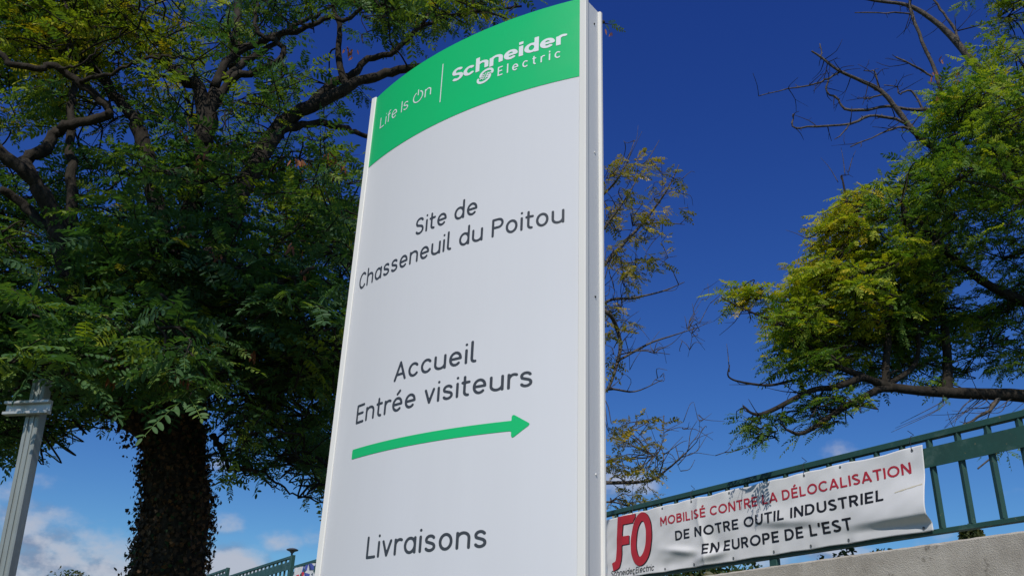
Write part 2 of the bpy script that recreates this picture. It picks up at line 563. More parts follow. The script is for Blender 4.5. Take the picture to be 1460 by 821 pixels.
def place_text(name, s, G, w, x0, x1, y0, capH, surf, m, parent, ys=1.0, **kw):
    """every word of the line as a part of its own; ys > 1 thins the level strokes"""
    if ys != 1.0:
        G = {k: ([[(a, b * ys) for a, b in p] for p in q], adv) for k, (q, adv) in G.items()}
    gap, space = kw.get('gap', 0.12), kw.get('space', 0.30)
    parts, x = [], 0.0
    for word in s.split(' '):
        V, F, wd = text_shape(word, G, w, **kw)
        parts.append((x, V, F))
        x += wd + gap + space
    k = (x1 - x0) / (x - gap - space)
    for xo, V, F in parts:
        mesh(name, [surf(x0 + (xo + a) * k, y0 + b / ys * capH) for a, b in V], F, m, parent)


# ------------------------------------------------------------------ ground, terrace
A1, A2 = rad(51.660), rad(32.067)
FD = np.array([-math.sin(A2), math.cos(A2), 0])       # along the fence, away from the camera
FN = np.array([-math.cos(A2), -math.sin(A2), 0])      # out of the wall, towards the lower ground
P0 = np.array([4.30277, 7.3305, 0])
WALL_OUT = 0.12

mesh('ground', [(-2500, -2500, 0), (2500, -2500, 0), (2500, 2500, 0), (-2500, 2500, 0)], [(0, 1, 2, 3)], M['grass'])['kind'] = 'structure'
mb = MB().box(P0, FD, -FN, Z3, (-60, 0.16, -0.5), (400, 400, 2.78))
mb.build('terrace', M['soil'])['kind'] = 'structure'


def build_wall():
    mb = MB()
    rr = random.Random(3)
    # stepped wall: front face as a fine strip so that its top edge is worn and uneven
    sect = [(-30, 7.2, 3.105), (7.2, 12.1, 3.35), (12.1, 17.02, 3.60), (17.02, 21.95, 3.85), (21.95, 27, 4.08), (27, 60, 4.3)]
    for a, b, z in sect:
        n = max(2, int((b - a) / (0.05 if a < 0 else 0.2)))
        base = len(mb.v)
        for i in range(n + 1):
            t = a + (b - a) * i / n
            j = 0.006 * (rr.random() - .5) + (0.012 * rr.random() if rr.random() < .12 else 0) * -1
            j2 = 0.004 * (rr.random() - .5)
            for off, zz in ((WALL_OUT, -0.3), (WALL_OUT, z - 0.016 + j), (WALL_OUT - 0.014, z + j2), (-0.2, z), (-0.2, -0.3)):
                mb.v.append(P0 + FD * t + FN * off + Z3 * zz)
            if i:
                q = base + (i - 1) * 5
                for k in range(4):
                    mb.f.append((q + k, q + k + 1, q + k + 6, q + k + 5))
        e = base + n * 5
        mb.f.append((base, base + 1, base + 2, base + 3, base + 4)[::-1])
        mb.f.append((e, e + 1, e + 2, e + 3, e + 4))
    o = mb.build('retaining_wall', M['concrete'])
    tag(o, 'weathered grey concrete retaining wall under the green railing', 'wall')


build_wall()


# ------------------------------------------------------------------ fence
def frame_pt(t, off, z):
    return P0 + FD * t + FN * off + Z3 * z


def railing(t0, t1, ztop, first, label, fine=True, end_posts=(), drop=0.845):
    zb = ztop - drop
    root = empty('railing', tuple(frame_pt(t0, 0, zb)), label, 'railing', 'sections of green metal railing along the wall top')
    o = P0
    b = 0.006 if fine else 0
    MB().box(o, FD, FN, Z3, (t0, -0.03, ztop - 0.06), (t1, 0.03, ztop), b).build('top_rail', M['rail'], root)
    MB().box(o, FD, FN, Z3, (t0, -0.025, zb - 0.045), (t1, 0.025, zb), b).build('bottom_rail', M['rail'], root)
    MB().box(o, FD, FN, Z3, (t0, 0.031, ztop - 0.31), (t1, 0.041, ztop - 0.135), 0).build('flat_band', M['rail'], root)
    ca, sa = math.cos(rad(-28)), math.sin(rad(-28))
    ax, ay = FD * ca + FN * sa, -FD * sa + FN * ca
    n = 0
    t = first
    while t < t1 - 0.1:
        if t > t0 + 0.1:
            c = frame_pt(t, -0.002, 0)
            MB().box(c, ax, ay, Z3, (-0.027, -0.021, zb + 0.001), (0.027, 0.021, ztop - 0.061), 0.004 if fine else 0).build('baluster', M['rail'], root)
            n += 1
        t += 0.28
    zw = {4.085: 3.105, 4.34: 3.35, 4.59: 3.60, 4.845: 3.85, 5.075: 4.08}[ztop]
    for p in end_posts:
        if fine:
            MB().box(frame_pt(p, 0, 0), FD, FN, Z3, (-0.05, -0.035, zw - 0.02), (0.05, 0.024, zb - 0.046), 0.005).build('post', M['rail'], root)
        else:
            MB().box(frame_pt(p, 0, 0), FD, FN, Z3, (-0.045, -0.045, zw - 0.02), (0.045, 0.045, ztop + 0.006), 0.008).build('post', M['rail'], root)
    return root


railing(-5.5, 7.15, 4.085, 0.063 - 0.28 * 19, 'green railing section carrying the FO protest banner', True, (-3.6, -0.75, 2.83, 5.9))
railing(7.25, 12.05, 4.34, 7.4, 'green railing section hidden behind the tall sign', False, (12.0,))
railing(12.15, 16.93, 4.59, 12.3, 'green railing section with a purple banner at its far end', False, (12.2,))
railing(17.06, 21.88, 4.845, 17.25, 'higher green railing section ending in a post left of the purple banner', False, (17.1,))
railing(22.0, 26.9, 5.075, 22.2, 'highest and farthest green railing section beside the tree trunk', False, (22.05,))


# ------------------------------------------------------------------ banner on the railing
BT0, BT1 = 5.52, 0.935       # left end, right end
BZ1, BZ0 = 3.985, 3.222
EYES_T = [1.05, 1.85, 2.30, 2.78, 3.35, 3.95, 4.45, 5.0]


def G2(x, c, s):
    return np.exp(-((x - c) / s) ** 2)


def sstep(a, b, x):
    t = np.clip((x - a) / (b - a), 0, 1)
    return t * t * (3 - 2 * t)


def banner_off(t, z):
    """how far the cloth stands off the railing"""
    t, z = np.asarray(t, float), np.asarray(z, float)
    v = (z - BZ0) / (BZ1 - BZ0)
    o = 0.058 + 0 * t
    # belly fold along the lower right: cloth bulges, then tucks back in sharply
    zf = 3.355 + 0.02 * np.sin((t - 0.9) * 1.5)
    amp = 0.070 * sstep(2.2, 1.05, t)
    o += amp * sstep(3.80, zf + 0.03, z) * sstep(zf - 0.075, zf + 0.015, z)
    # second, shorter tuck in the middle
    zf2 = 3.56 - 0.13 * (2.9 - t)
    o += 0.030 * G2(t, 2.55, 0.45) * sstep(3.75, zf2, z) * sstep(zf2 - 0.07, zf2 + 0.02, z)
    # upright crease and the hollow at its right
    tc = 3.80 + 0.05 * np.sin(z * 7)
    o += 0.020 * np.exp(-np.abs(t - tc) / 0.05)
    o -= 0.020 * G2(t, tc - 0.16, 0.13) * sstep(3.75, 3.40, z)
    o += 0.042 * G2(t, tc - 0.10, 0.22) * G2(z, 3.31 + 0.1 * (tc - t), 0.05)
    o -= 0.020 * G2(t, tc + 0.55, 0.30) * G2(z, 3.30, 0.07)
    o += 0.030 * G2(t, tc + 0.38, 0.25) * G2(z, 3.36 + 0.16 * (t - tc), 0.045)
    # slanting tension lines
    for k, (ph, sl, am, fr) in enumerate(((0.3, 0.8, 0.0028, 7.0), (1.7, -1.3, 0.0018, 11.0), (2.9, 2.0, 0.0010, 19.0), (0.9, 0.2, 0.006, 3.1))):
        o += am * np.sin(fr * (t + sl * (z - 3.6)) + ph + 0.8 * np.sin(2.3 * t + k)) * np.clip(np.minimum(v, 1 - v) * 5, 0.1, 1)
    # puckers at the eyelets
    for e in EYES_T:
        o -= 0.012 * G2(t, e, 0.06) * (np.exp(-(z - BZ0) / 0.07) + np.exp(-(BZ1 - z) / 0.07))
    o += 0.012 * np.exp(-np.abs(t - 5.2) / 0.1) * sstep(3.2, 3.9, z)
    return o


def banner_pt(t, z, d=0.0):
    return P0 + FD * t + FN * (float(banner_off(t, z)) + d) + Z3 * z


def build_banner():
    root = empty('banner', tuple(frame_pt(3.2, 0.05, BZ0)), 'long white protest banner with red FO letters tied to the green railing', 'banner')
    nt, nz = 330, 62
    ts = np.linspace(BT0, BT1, nt)
    vs = np.linspace(0, 1, nz)
    T, Vv = np.meshgrid(ts, vs)
    dist = np.min(np.abs(T[..., None] - np.array(EYES_T)), axis=-1)
    sag = 0.016 * np.clip(dist / 0.28, 0, 1) ** 1.5
    Z = (BZ0 + sag * 0.35) + Vv * ((BZ1 - sag) - (BZ0 + sag * 0.35))
    T2 = T + 0.02 * (1 - Vv) * sstep(1.4, 0.93, T) - 0.03 * Vv * (1 - Vv) * sstep(1.2, 0.93, T) * -1
    O = banner_off(T2, Z)
    P = P0 + T2[..., None] * FD + O[..., None] * FN + Z[..., None] * Z3
    P = P.reshape(-1, 3)
    Vs = np.concatenate([P, P - FN * 0.0015])
    f = []
    n0 = nt * nz
    for j in range(nz - 1):
        for i in range(nt - 1):
            a = j * nt + i
            f.append((a, a + 1, a + nt + 1, a + nt))
            f.append((n0 + a, n0 + a + nt, n0 + a + nt + 1, n0 + a + 1))
    for i in range(nt - 1):
        for a, b in ((i, i + 1), ((nz - 1) * nt + i + 1, (nz - 1) * nt + i)):
            f.append((b, a, n0 + a, n0 + b))
    for j in range(nz - 1):
        for a, b in (((j + 1) * nt, j * nt), (j * nt + nt - 1, (j + 1) * nt + nt - 1)):
            f.append((b, a, n0 + a, n0 + b))
    mesh('cloth', Vs, f, M['cloth'], root, True)
    sf = lambda d: (lambda x, z: banner_pt(-x, z, d))
    G = caps_font(0.17)
    kw = dict(butt=True, gap=0.13, space=0.36, h=0.045)
    place_text('lettering', 'MOBILIS\u00c9 CONTRE LA D\u00c9LOCALISATION', G, 0.17, -4.484, -1.083, 3.750, 0.103, sf(0.003), M['red_text'], root, **kw)
    G = caps_font(0.18)
    place_text('lettering', 'DE NOTRE OUTIL INDUSTRIEL', G, 0.18, -4.234, -1.385, 3.550, 0.108, sf(0.003), M['black_ink'], root, **kw)
    place_text('lettering', 'EN EUROPE DE L\u2019EST', G, 0.18, -3.80, -1.775, 3.344, 0.112, sf(0.003), M['black_ink'], root, **kw)
    # FO in heavy slanted red letters with a dark shadow edge
    F_p = [[(0.135, 0.582), (0.455, 0.582)], [(0.175, 0.63), (0.128, 0.20)] + [(0.115, 0.12), (0.09, 0.06), (0.0, 0.035)], [(0.14, 0.335), (0.325, 0.335)]]
    O_p = [[(0.555 + 0.145 * math.cos(q) + 0.10 * 0.265 * math.sin(q), 0.315 + 0.262 * math.sin(q)) for q in np.linspace(0, 2 * math.pi, 49)]]

    def fo(dx, dz, d, m, nm, w):
        V, F = [], []
        fill(lambda gx, gy: stroke_sdf(F_p, w, True, gx, gy), -0.1, -0.1, 0.55, 0.75, 0.012, V, F)
        V2, F2 = [], []
        fill(lambda gx, gy: stroke_sdf(O_p, w, False, gx, gy), 0.3, -0.1, 0.85, 0.75, 0.012, V2, F2)
        gap = stroke_sdf(O_p, w, False, *np.array(V).T) if V else 0
        keep = [q for q in F if min(gap[list(q)]) > 0.012]
        b = len(V)
        V += V2
        F = keep + [tuple(b + k for k in q) for q in F2]
        mesh(nm, [banner_pt(5.40 - x - dx, 3.335 + y + dz, d) for x, y in V], F, m, root)
    fo(0.014, -0.008, 0.0022, M['black_ink'], 'letter_shadow', 0.108)
    fo(0, 0, 0.0045, M['red'], 'letters_fo', 0.104)
    G = rounded_font(0.12)
    place_text('lettering', 'Schneider Electric', G, 0.12, -5.44, -4.635, 3.258, 0.072, sf(0.003), M['black_ink'], root, gap=0.09, space=0.22, h=0.04, slant=0.2)
    # dried glue streak at the right edge, eyelets and ties
    V, F = [], []
    fill(lambda gx, gy: stroke_sdf([[(0, 0), (0.1, 0.012), (0.28, 0.03)]], 0.011, False, gx, gy) + 0.0015 * np.sin(gx * 60), -0.1, -0.1, 0.4, 0.1, 0.006, V, F)
    mesh('stain', [banner_pt(1.26 - x, 3.60 + y, 0.002) for x, y in V], F, M['stain'], root)
    for e in EYES_T:
        for zz in (BZ0 + 0.035, BZ1 - 0.032):
            c = banner_pt(e, zz, 0.003)
            mb = MB()
            k = 10
            for rr_, dd in ((0.004, 0.0), (0.012, 0.002), (0.014, 0)):
                for i in range(k):
                    a = 2 * math.pi * i / k
                    mb.v.append(c + FD * rr_ * math.cos(a) + Z3 * rr_ * math.sin(a) + FN * dd)
            for r_ in range(2):
                for i in range(k):
                    j = (i + 1) % k
                    mb.f.append((r_ * k + i, r_ * k + j, r_ * k + k + j, r_ * k + k + i))
            mb.f.append(tuple(range(k)))
            mb.build('eyelet', M['lamp'], root)
        # tie looped over the rail with a loose end
        if e in (1.05, 2.30, 3.95, 5.0):
            pts = [banner_pt(e, BZ1 - 0.03, 0.006), frame_pt(e + .01, 0.045, 4.06), frame_pt(e + .01, 0.02, 4.093), frame_pt(e, -0.01, 4.11), frame_pt(e + 0.05, 0.0, 4.16)]
            v, f = tube_geo(pts, [0.003] * 5, 5)
            mesh('tie', v, f, M['black_ink'], root)


# ------------------------------------------------------------------ tubes
def smooth_path(pts, sub=4):
    P = [np.asarray(p, float) for p in pts]
    if len(P) < 3:
        return P
    out = []
    for i in range(len(P) - 1):
        p0 = P[i - 1] if i else 2 * P[0] - P[1]
        p1, p2 = P[i], P[i + 1]
        p3 = P[i + 2] if i + 2 < len(P) else 2 * P[-1] - P[-2]
        for k in range(sub):
            t = k / sub
            out.append(0.5 * (2 * p1 + (p2 - p0) * t + (2 * p0 - 5 * p1 + 4 * p2 - p3) * t * t + (3 * p1 - p0 - 3 * p2 + p3) * t ** 3))
    out.append(P[-1])
    return out


def tube_geo(pts, radii, sides=6, knob=0.0):
    pts = [np.asarray(p, float) for p in pts]
    v, f = [], []
    nrm = None
    n = len(pts)
    for i in range(n):
        d = unit(pts[min(i + 1, n - 1)] - pts[max(i - 1, 0)])
        if nrm is None:
            nrm = unit(np.cross(d, Z3 if abs(d[2]) < 0.9 else X3))
        else:
            nrm = unit(nrm - d * (nrm @ d))
        bi = np.cross(d, nrm)
        for k in range(sides):
            a = 2 * math.pi * k / sides
            r = radii[i] * (1 + knob * (random.random() - 0.5))
            v.append(pts[i] + (nrm * math.cos(a) + bi * math.sin(a)) * r)
    for i in range(n - 1):
        for k in range(sides):
            j = (k + 1) % sides
            f.append((i * sides + k, i * sides + j, (i + 1) * sides + j, (i + 1) * sides + k))
    f.append(tuple(reversed(range(sides))))
    f.append(tuple((n - 1) * sides + k for k in range(sides)))
    return v, f


build_banner()


def build_far_banner():
    root = empty('banner', tuple(frame_pt(16, 0.05, 3.8)), 'small crumpled purple and white banner on the far railing, left of the sign', 'banner')

    def pt(t, z, d=0.0):
        o = 0.06 + 0.03 * math.sin(t * 9 + z * 5) + 0.02 * math.sin(t * 21 - z * 13)
        return frame_pt(t, o + d, z)
    nt, nz = 40, 24
    V = [pt(16.75 - 4.2 * i / (nt - 1), 3.77 + 0.74 * j / (nz - 1)) for j in range(nz) for i in range(nt)]
    V += [v - FN * 0.002 for v in V]
    n0 = nt * nz
    F = []
    for j in range(nz - 1):
        for i in range(nt - 1):
            a = j * nt + i
            F += [(a, a + 1, a + nt + 1, a + nt), (n0 + a, n0 + a + nt, n0 + a + nt + 1, n0 + a + 1)]
    mesh('cloth', V, F, M['cloth'], root, True)

    def strokes(paths, w, m, nm):
        v, f = [], []
        xs = [q[0] for p in paths for q in p]
        ys = [q[1] for p in paths for q in p]
        fill(lambda gx, gy: stroke_sdf(paths, w, True, gx, gy), min(xs) - w, min(ys) - w, max(xs) + w, max(ys) + w, 0.02, v, f)
        mesh(nm, [pt(16.75 - x, 3.77 + y, 0.004) for x, y in v], f, m, root)
    strokes([[(0.15, 0.05), (0.3, 0.52), (0.62, 0.58)], [(0.22, 0.32), (0.48, 0.36)]], 0.12, M['red'], 'lettering')
    strokes([[(0.55, 0.05), (0.62, 0.4), (0.85, 0.5), (1.15, 0.42)], [(0.8, 0.05), (0.9, 0.35)], [(0.5, 0.68), (1.9, 0.66)], [(1.05, 0.1), (1.4, 0.3), (1.9, 0.2)]], 0.13, M['blue'], 'lettering')


build_far_banner()

# ------------------------------------------------------------------ the tall sign
CH = np.array([math.sin(A1), -math.cos(A1), 0])        # along the face, left to right
SN = np.array([-math.cos(A1), -math.sin(A1), 0])       # out of the face
TR = np.array([0.2395, 3.0, 0])
TL = TR - 1.2005 * CH
SAG, SW = 0.085, 1.2005
RAD = ((SW / 2) ** 2 + SAG ** 2) / (2 * SAG)
SC = TL + CH * SW / 2 + SN * (SAG - RAD)
HALF = RAD * math.asin(SW / 2 / RAD)
ZTOP, ZGREEN = 4.357, 3.953
BODY_DEPTH = 0.115


def face_pt(s, z, d=0.0):
    a = s / RAD
    return SC + (CH * math.sin(a) + SN * math.cos(a)) * (RAD + d) + Z3 * z


def build_sign():
    root = empty('totem_sign', tuple(TL + CH * SW / 2 - SN * 0.06), 'tall white totem sign with a green band on top and a green arrow', 'sign')

    def sheet(nm, z0, z1, d, m, n=64):
        V = []
        for i in range(n + 1):
            s = -HALF + 2 * HALF * i / n
            V += [face_pt(s, z0, d), face_pt(s, z1, d)]
        F = [(2 * i, 2 * i + 2, 2 * i + 3, 2 * i + 1) for i in range(n)]
        return V, F
    # front panel with thickness: front sheet plus top return
    V, F = sheet('p', 0.25, ZTOP, 0, None)
    n = 65
    b = len(V)
    for i in range(n):
        s = -HALF + 2 * HALF * i / (n - 1)
        V.append(face_pt(s, ZTOP, -0.004))
    for i in range(n - 1):
        F.append((2 * i + 1, 2 * i + 3, b + i + 1, b + i))
    o = mesh('front_panel', V, F, M['panel'], root)
    for p in o.data.polygons[:n - 1]:
        p.use_smooth = True
    V, F = sheet('g', ZGREEN, ZTOP - 0.0008, 0.0012, None)
    mesh('green_band', V, F, M['green'], root, True)
    # body behind (rear half is the same bow the other way)
    V, F = [], []
    ns = 40
    ztop = ZTOP - 0.012
    ring = [face_pt(-HALF + 2 * HALF * i / ns, 0, -0.005) for i in range(ns + 1)]
    back = []
    for p in reversed(ring):
        q = p - TL
        dn = q @ SN
        back.append(TL + CH * (q @ CH) + SN * (-BODY_DEPTH - dn))
    loop = ring + back
    m_ = len(loop)
    V = [p + Z3 * 0.22 for p in loop] + [p + Z3 * ztop for p in loop]
    F = [(i, (i + 1) % m_, m_ + (i + 1) % m_, m_ + i) for i in range(m_)] + [tuple(range(m_ - 1, -1, -1)), tuple(range(m_, 2 * m_))]
    mesh('rear_panel', V, F, M['panel'], root)
    # edge profiles: a front flange, a recessed web and a rear flange on each side
    for sgn, base in ((1, TL + CH * SW), (-1, TL)):
        ax = CH * sgn
        mb = MB()
        mb.box(base, ax, SN, Z3, (0.0004, -0.018, 0.2), (0.032, 0.006, ZTOP + 0.004), 0.003)
        mb.build('edge_profile', M['frame'], root)
        mb = MB()
        mb.box(base, ax, SN, Z3, (0.0, -BODY_DEPTH + 0.0145, 0.2), (0.024, -0.0185, ZTOP - 0.01), 0)
        mb.build('side_plate', M['side'], root)
        mb = MB()
        mb.box(base, ax, SN, Z3, (0.0004, -BODY_DEPTH - 0.006, 0.2), (0.036, -BODY_DEPTH + 0.014, ZTOP - 0.012), 0.005)
        mb.build('edge_profile', M['frame'], root)
        for z in (4.26, 3.0, 2.35, 1.5, 3.62):
            c = base + ax * 0.0245 - SN * (BODY_DEPTH * 0.62) + Z3 * z
            k = 10
            r0 = 0.0045
            V = [c + SN * r0 * math.cos(2 * math.pi * i / k) + Z3 * r0 * math.sin(2 * math.pi * i / k) for i in range(k)]
            V += [c + ax * 0.003 + (p - c) * 0.6 for p in V]
            F = [(i, (i + 1) % k, k + (i + 1) % k, k + i) for i in range(k)] + [tuple(k + i for i in range(k))]
            mesh('rivet', V, F, M['black'] if z in (4.26, 3.0) else M['side'], root)
    # foot
    mb = MB()
    mb.box(TL, CH, SN, Z3, (0.0, -BODY_DEPTH - 0.02, 0.0), (SW, 0.03, 0.19), 0.01)
    mb.build('foot', M['side'], root)
    # lettering
    sf = lambda s, z: face_pt(s, z, 0.0012)
    sg = lambda s, z: face_pt(s, z, 0.0024)
    w = 0.119
    G = rounded_font(w)
    kw = dict(gap=0.135, space=0.33, h=0.028)
    place_text('lettering', 'Site de', G, w, -0.171, 0.166, 3.4205, 0.080, sf, M['ink'], root, **kw)
    place_text('lettering', 'Chasseneuil du Poitou', G, w, -0.563, 0.551, 3.2925, 0.080, sf, M['ink'], root, **kw)
    place_text('lettering', 'Accueil', G, w, -0.220, 0.199, 2.7865, 0.080, sf, M['ink'], root, **kw)
    place_text('lettering', 'Entr\u00e9e visiteurs', G, w, -0.457, 0.438, 2.6605, 0.080, sf, M['ink'], root, **kw)
    place_text('lettering', 'Livraisons', G, w, -0.289, 0.282, 2.1175, 0.081, sf, M['ink'], root, **kw)
    # arrow: straight shaft and a blunt head
    poly = [(-0.459, 2.517), (0.361, 2.507), (0.361, 2.487), (0.366, 2.483), (0.371, 2.484), (0.430, 2.521), (0.433, 2.5245), (0.430, 2.528), (0.371, 2.5635), (0.366, 2.564), (0.361, 2.560), (0.361, 2.5435), (-0.459, 2.556)]
    V, F = [], []

    def poly_sdf(gx, gy):
        d = np.full(gx.shape, 9.0)
        ins = np.zeros(gx.shape, bool)
        for i in range(len(poly)):
            a, b = np.array(poly[i]), np.array(poly[(i + 1) % len(poly)])
            e = b - a
            t = np.clip(((gx - a[0]) * e[0] + (gy - a[1]) * e[1]) / (e @ e), 0, 1)
            d = np.minimum(d, np.hypot(gx - a[0] - e[0] * t, gy - a[1] - e[1] * t))
            c = ((a[1] > gy) != (b[1] > gy)) & (gx < e[0] * (gy - a[1]) / (e[1] if abs(e[1]) > 1e-9 else 1e-9) + a[0])
            ins ^= c
        return np.where(ins, -d, d)
    fill(poly_sdf, -0.48, 2.46, 0.46, 2.58, 0.006, V, F)
    mesh('arrow', [sf(x, y) for x, y in V], F, M['green'], root)
    # green band: slogan, divider, maker's name
    w = 0.085
    G = rounded_font(w)
    place_text('lettering', 'Life Is On', G, w, -0.537, -0.148, 4.134, 0.064, sg, M['white_film'], root, gap=0.15, space=0.30, h=0.03)
    V, F = [], []
    fill(lambda gx, gy: stroke_sdf([[(-0.0835, 4.061), (-0.0835, 4.273)]], 0.0052, True, gx, gy), -0.1, 4.04, -0.07, 4.29, 0.0026, V, F)
    mesh('divider', [sg(x, y) for x, y in V], F, M['white_film'], root)
    w = 0.205
    G = rounded_font(w, True)
    place_text('lettering', 'Schneider', G, w, -0.016, 0.541, 4.1355, 0.073, sg, M['white_film'], root, gap=0.055, space=0.3, h=0.03, butt=True, ys=1.30)
    w = 0.125
    G = rounded_font(w, True)
    place_text('lettering', 'Electric', G, w, 0.232, 0.526, 4.0695, 0.047, sg, M['white_film'], root, gap=0.40, space=0.3, h=0.035, butt=True)
    # emblem: a slanted loop broken into stripes under the h
    ph = [arc(0.176, 4.1035, 0.026, 0.020, -10, 205, 14)[0:], ]
    emb = [[(x + (y - 4.1) * 0.25, y) for x, y in arc(0.172, 4.106, 0.031, 0.021, -5, 190, 14)],
           [(x + (y - 4.1) * 0.25, y) for x, y in arc(0.164, 4.088, 0.031, 0.021, 175, 372, 14)]]
    hor = [[(0.147, 4.106), (0.163, 4.1065)], [(0.141, 4.0975), (0.160, 4.098)], [(0.139, 4.089), (0.156, 4.0895)],
           [(0.176, 4.1055), (0.203, 4.106)], [(0.173, 4.097), (0.198, 4.0975)], [(0.169, 4.0885), (0.194, 4.089)]]
    bar = [[(0.172, 4.1125), (0.1555, 4.080)], [(0.183, 4.1125), (0.1665, 4.080)]]
    V, F = [], []
    fill(lambda gx, gy: np.minimum(np.minimum(stroke_sdf(emb, 0.0115, False, gx, gy), stroke_sdf(hor, 0.0052, True, gx, gy)), stroke_sdf(bar, 0.0034, True, gx, gy)),
         0.10, 4.04, 0.24, 4.15, 0.0016, V, F)
    mesh('emblem', [sg(x, y) for x, y in V], F, M['white_film'], root)


build_sign()


# ------------------------------------------------------------------ galvanised post with a rail across it
def build_post():
    Y = 4.75
    top, bot = at(57, 535, Y), at(4, 800, Y)
    # the post leans a touch; follow it to the ground
    d = unit(top - bot)
    base = bot + d * (-bot[2] / d[2])
    rt = unit(np.array([0.97, -0.24, 0]))          # across its front face
    fr = unit(np.cross(rt, d))
    if fr[1] > 0:
        fr = -fr
    L = (top - base) @ d - 0.02
    root = empty('steel_post', tuple(base), 'leaning galvanised steel post with a rail across its top, in front of the leaves', 'post')
    mb = MB()
    # open C section: web in front, two returns, small lips
    hw, dp = 0.043, 0.062
    mb.box(base, rt, fr, d, (-hw, -dp, -0.3), (hw, 0.0, L), 0.006)
    mb.build('shaft', M['steel'], root)
    mb = MB()
    mb.box(base, rt, fr, d, (-0.020, 0.001, -0.3), (-0.012, 0.006, L - 0.002), 0)
    mb.box(base, rt, fr, d, (0.012, 0.001, -0.3), (0.020, 0.006, L - 0.002), 0)
    mb.build('rib', M['steel'], root)
    c = at(36, 583.5, Y)
    s = (c - base) @ d
    tilt = unit(rt + 0.10 * Z3 * 0)
    o = base + d * s
    mb = MB()
    mb.box(o, rt, fr, d, (-0.150, 0.008, 0.022), (0.122, 0.045, 0.038), 0.002)
    mb.box(o, rt, fr, d, (-0.150, 0.008, -0.036), (0.122, 0.045, -0.020), 0.002)
    mb.box(o, rt, fr, d, (-0.150, 0.010, -0.0195), (0.122, 0.022, 0.0215), 0)
    mb.build('cross_rail', M['alu'], root)


build_post()


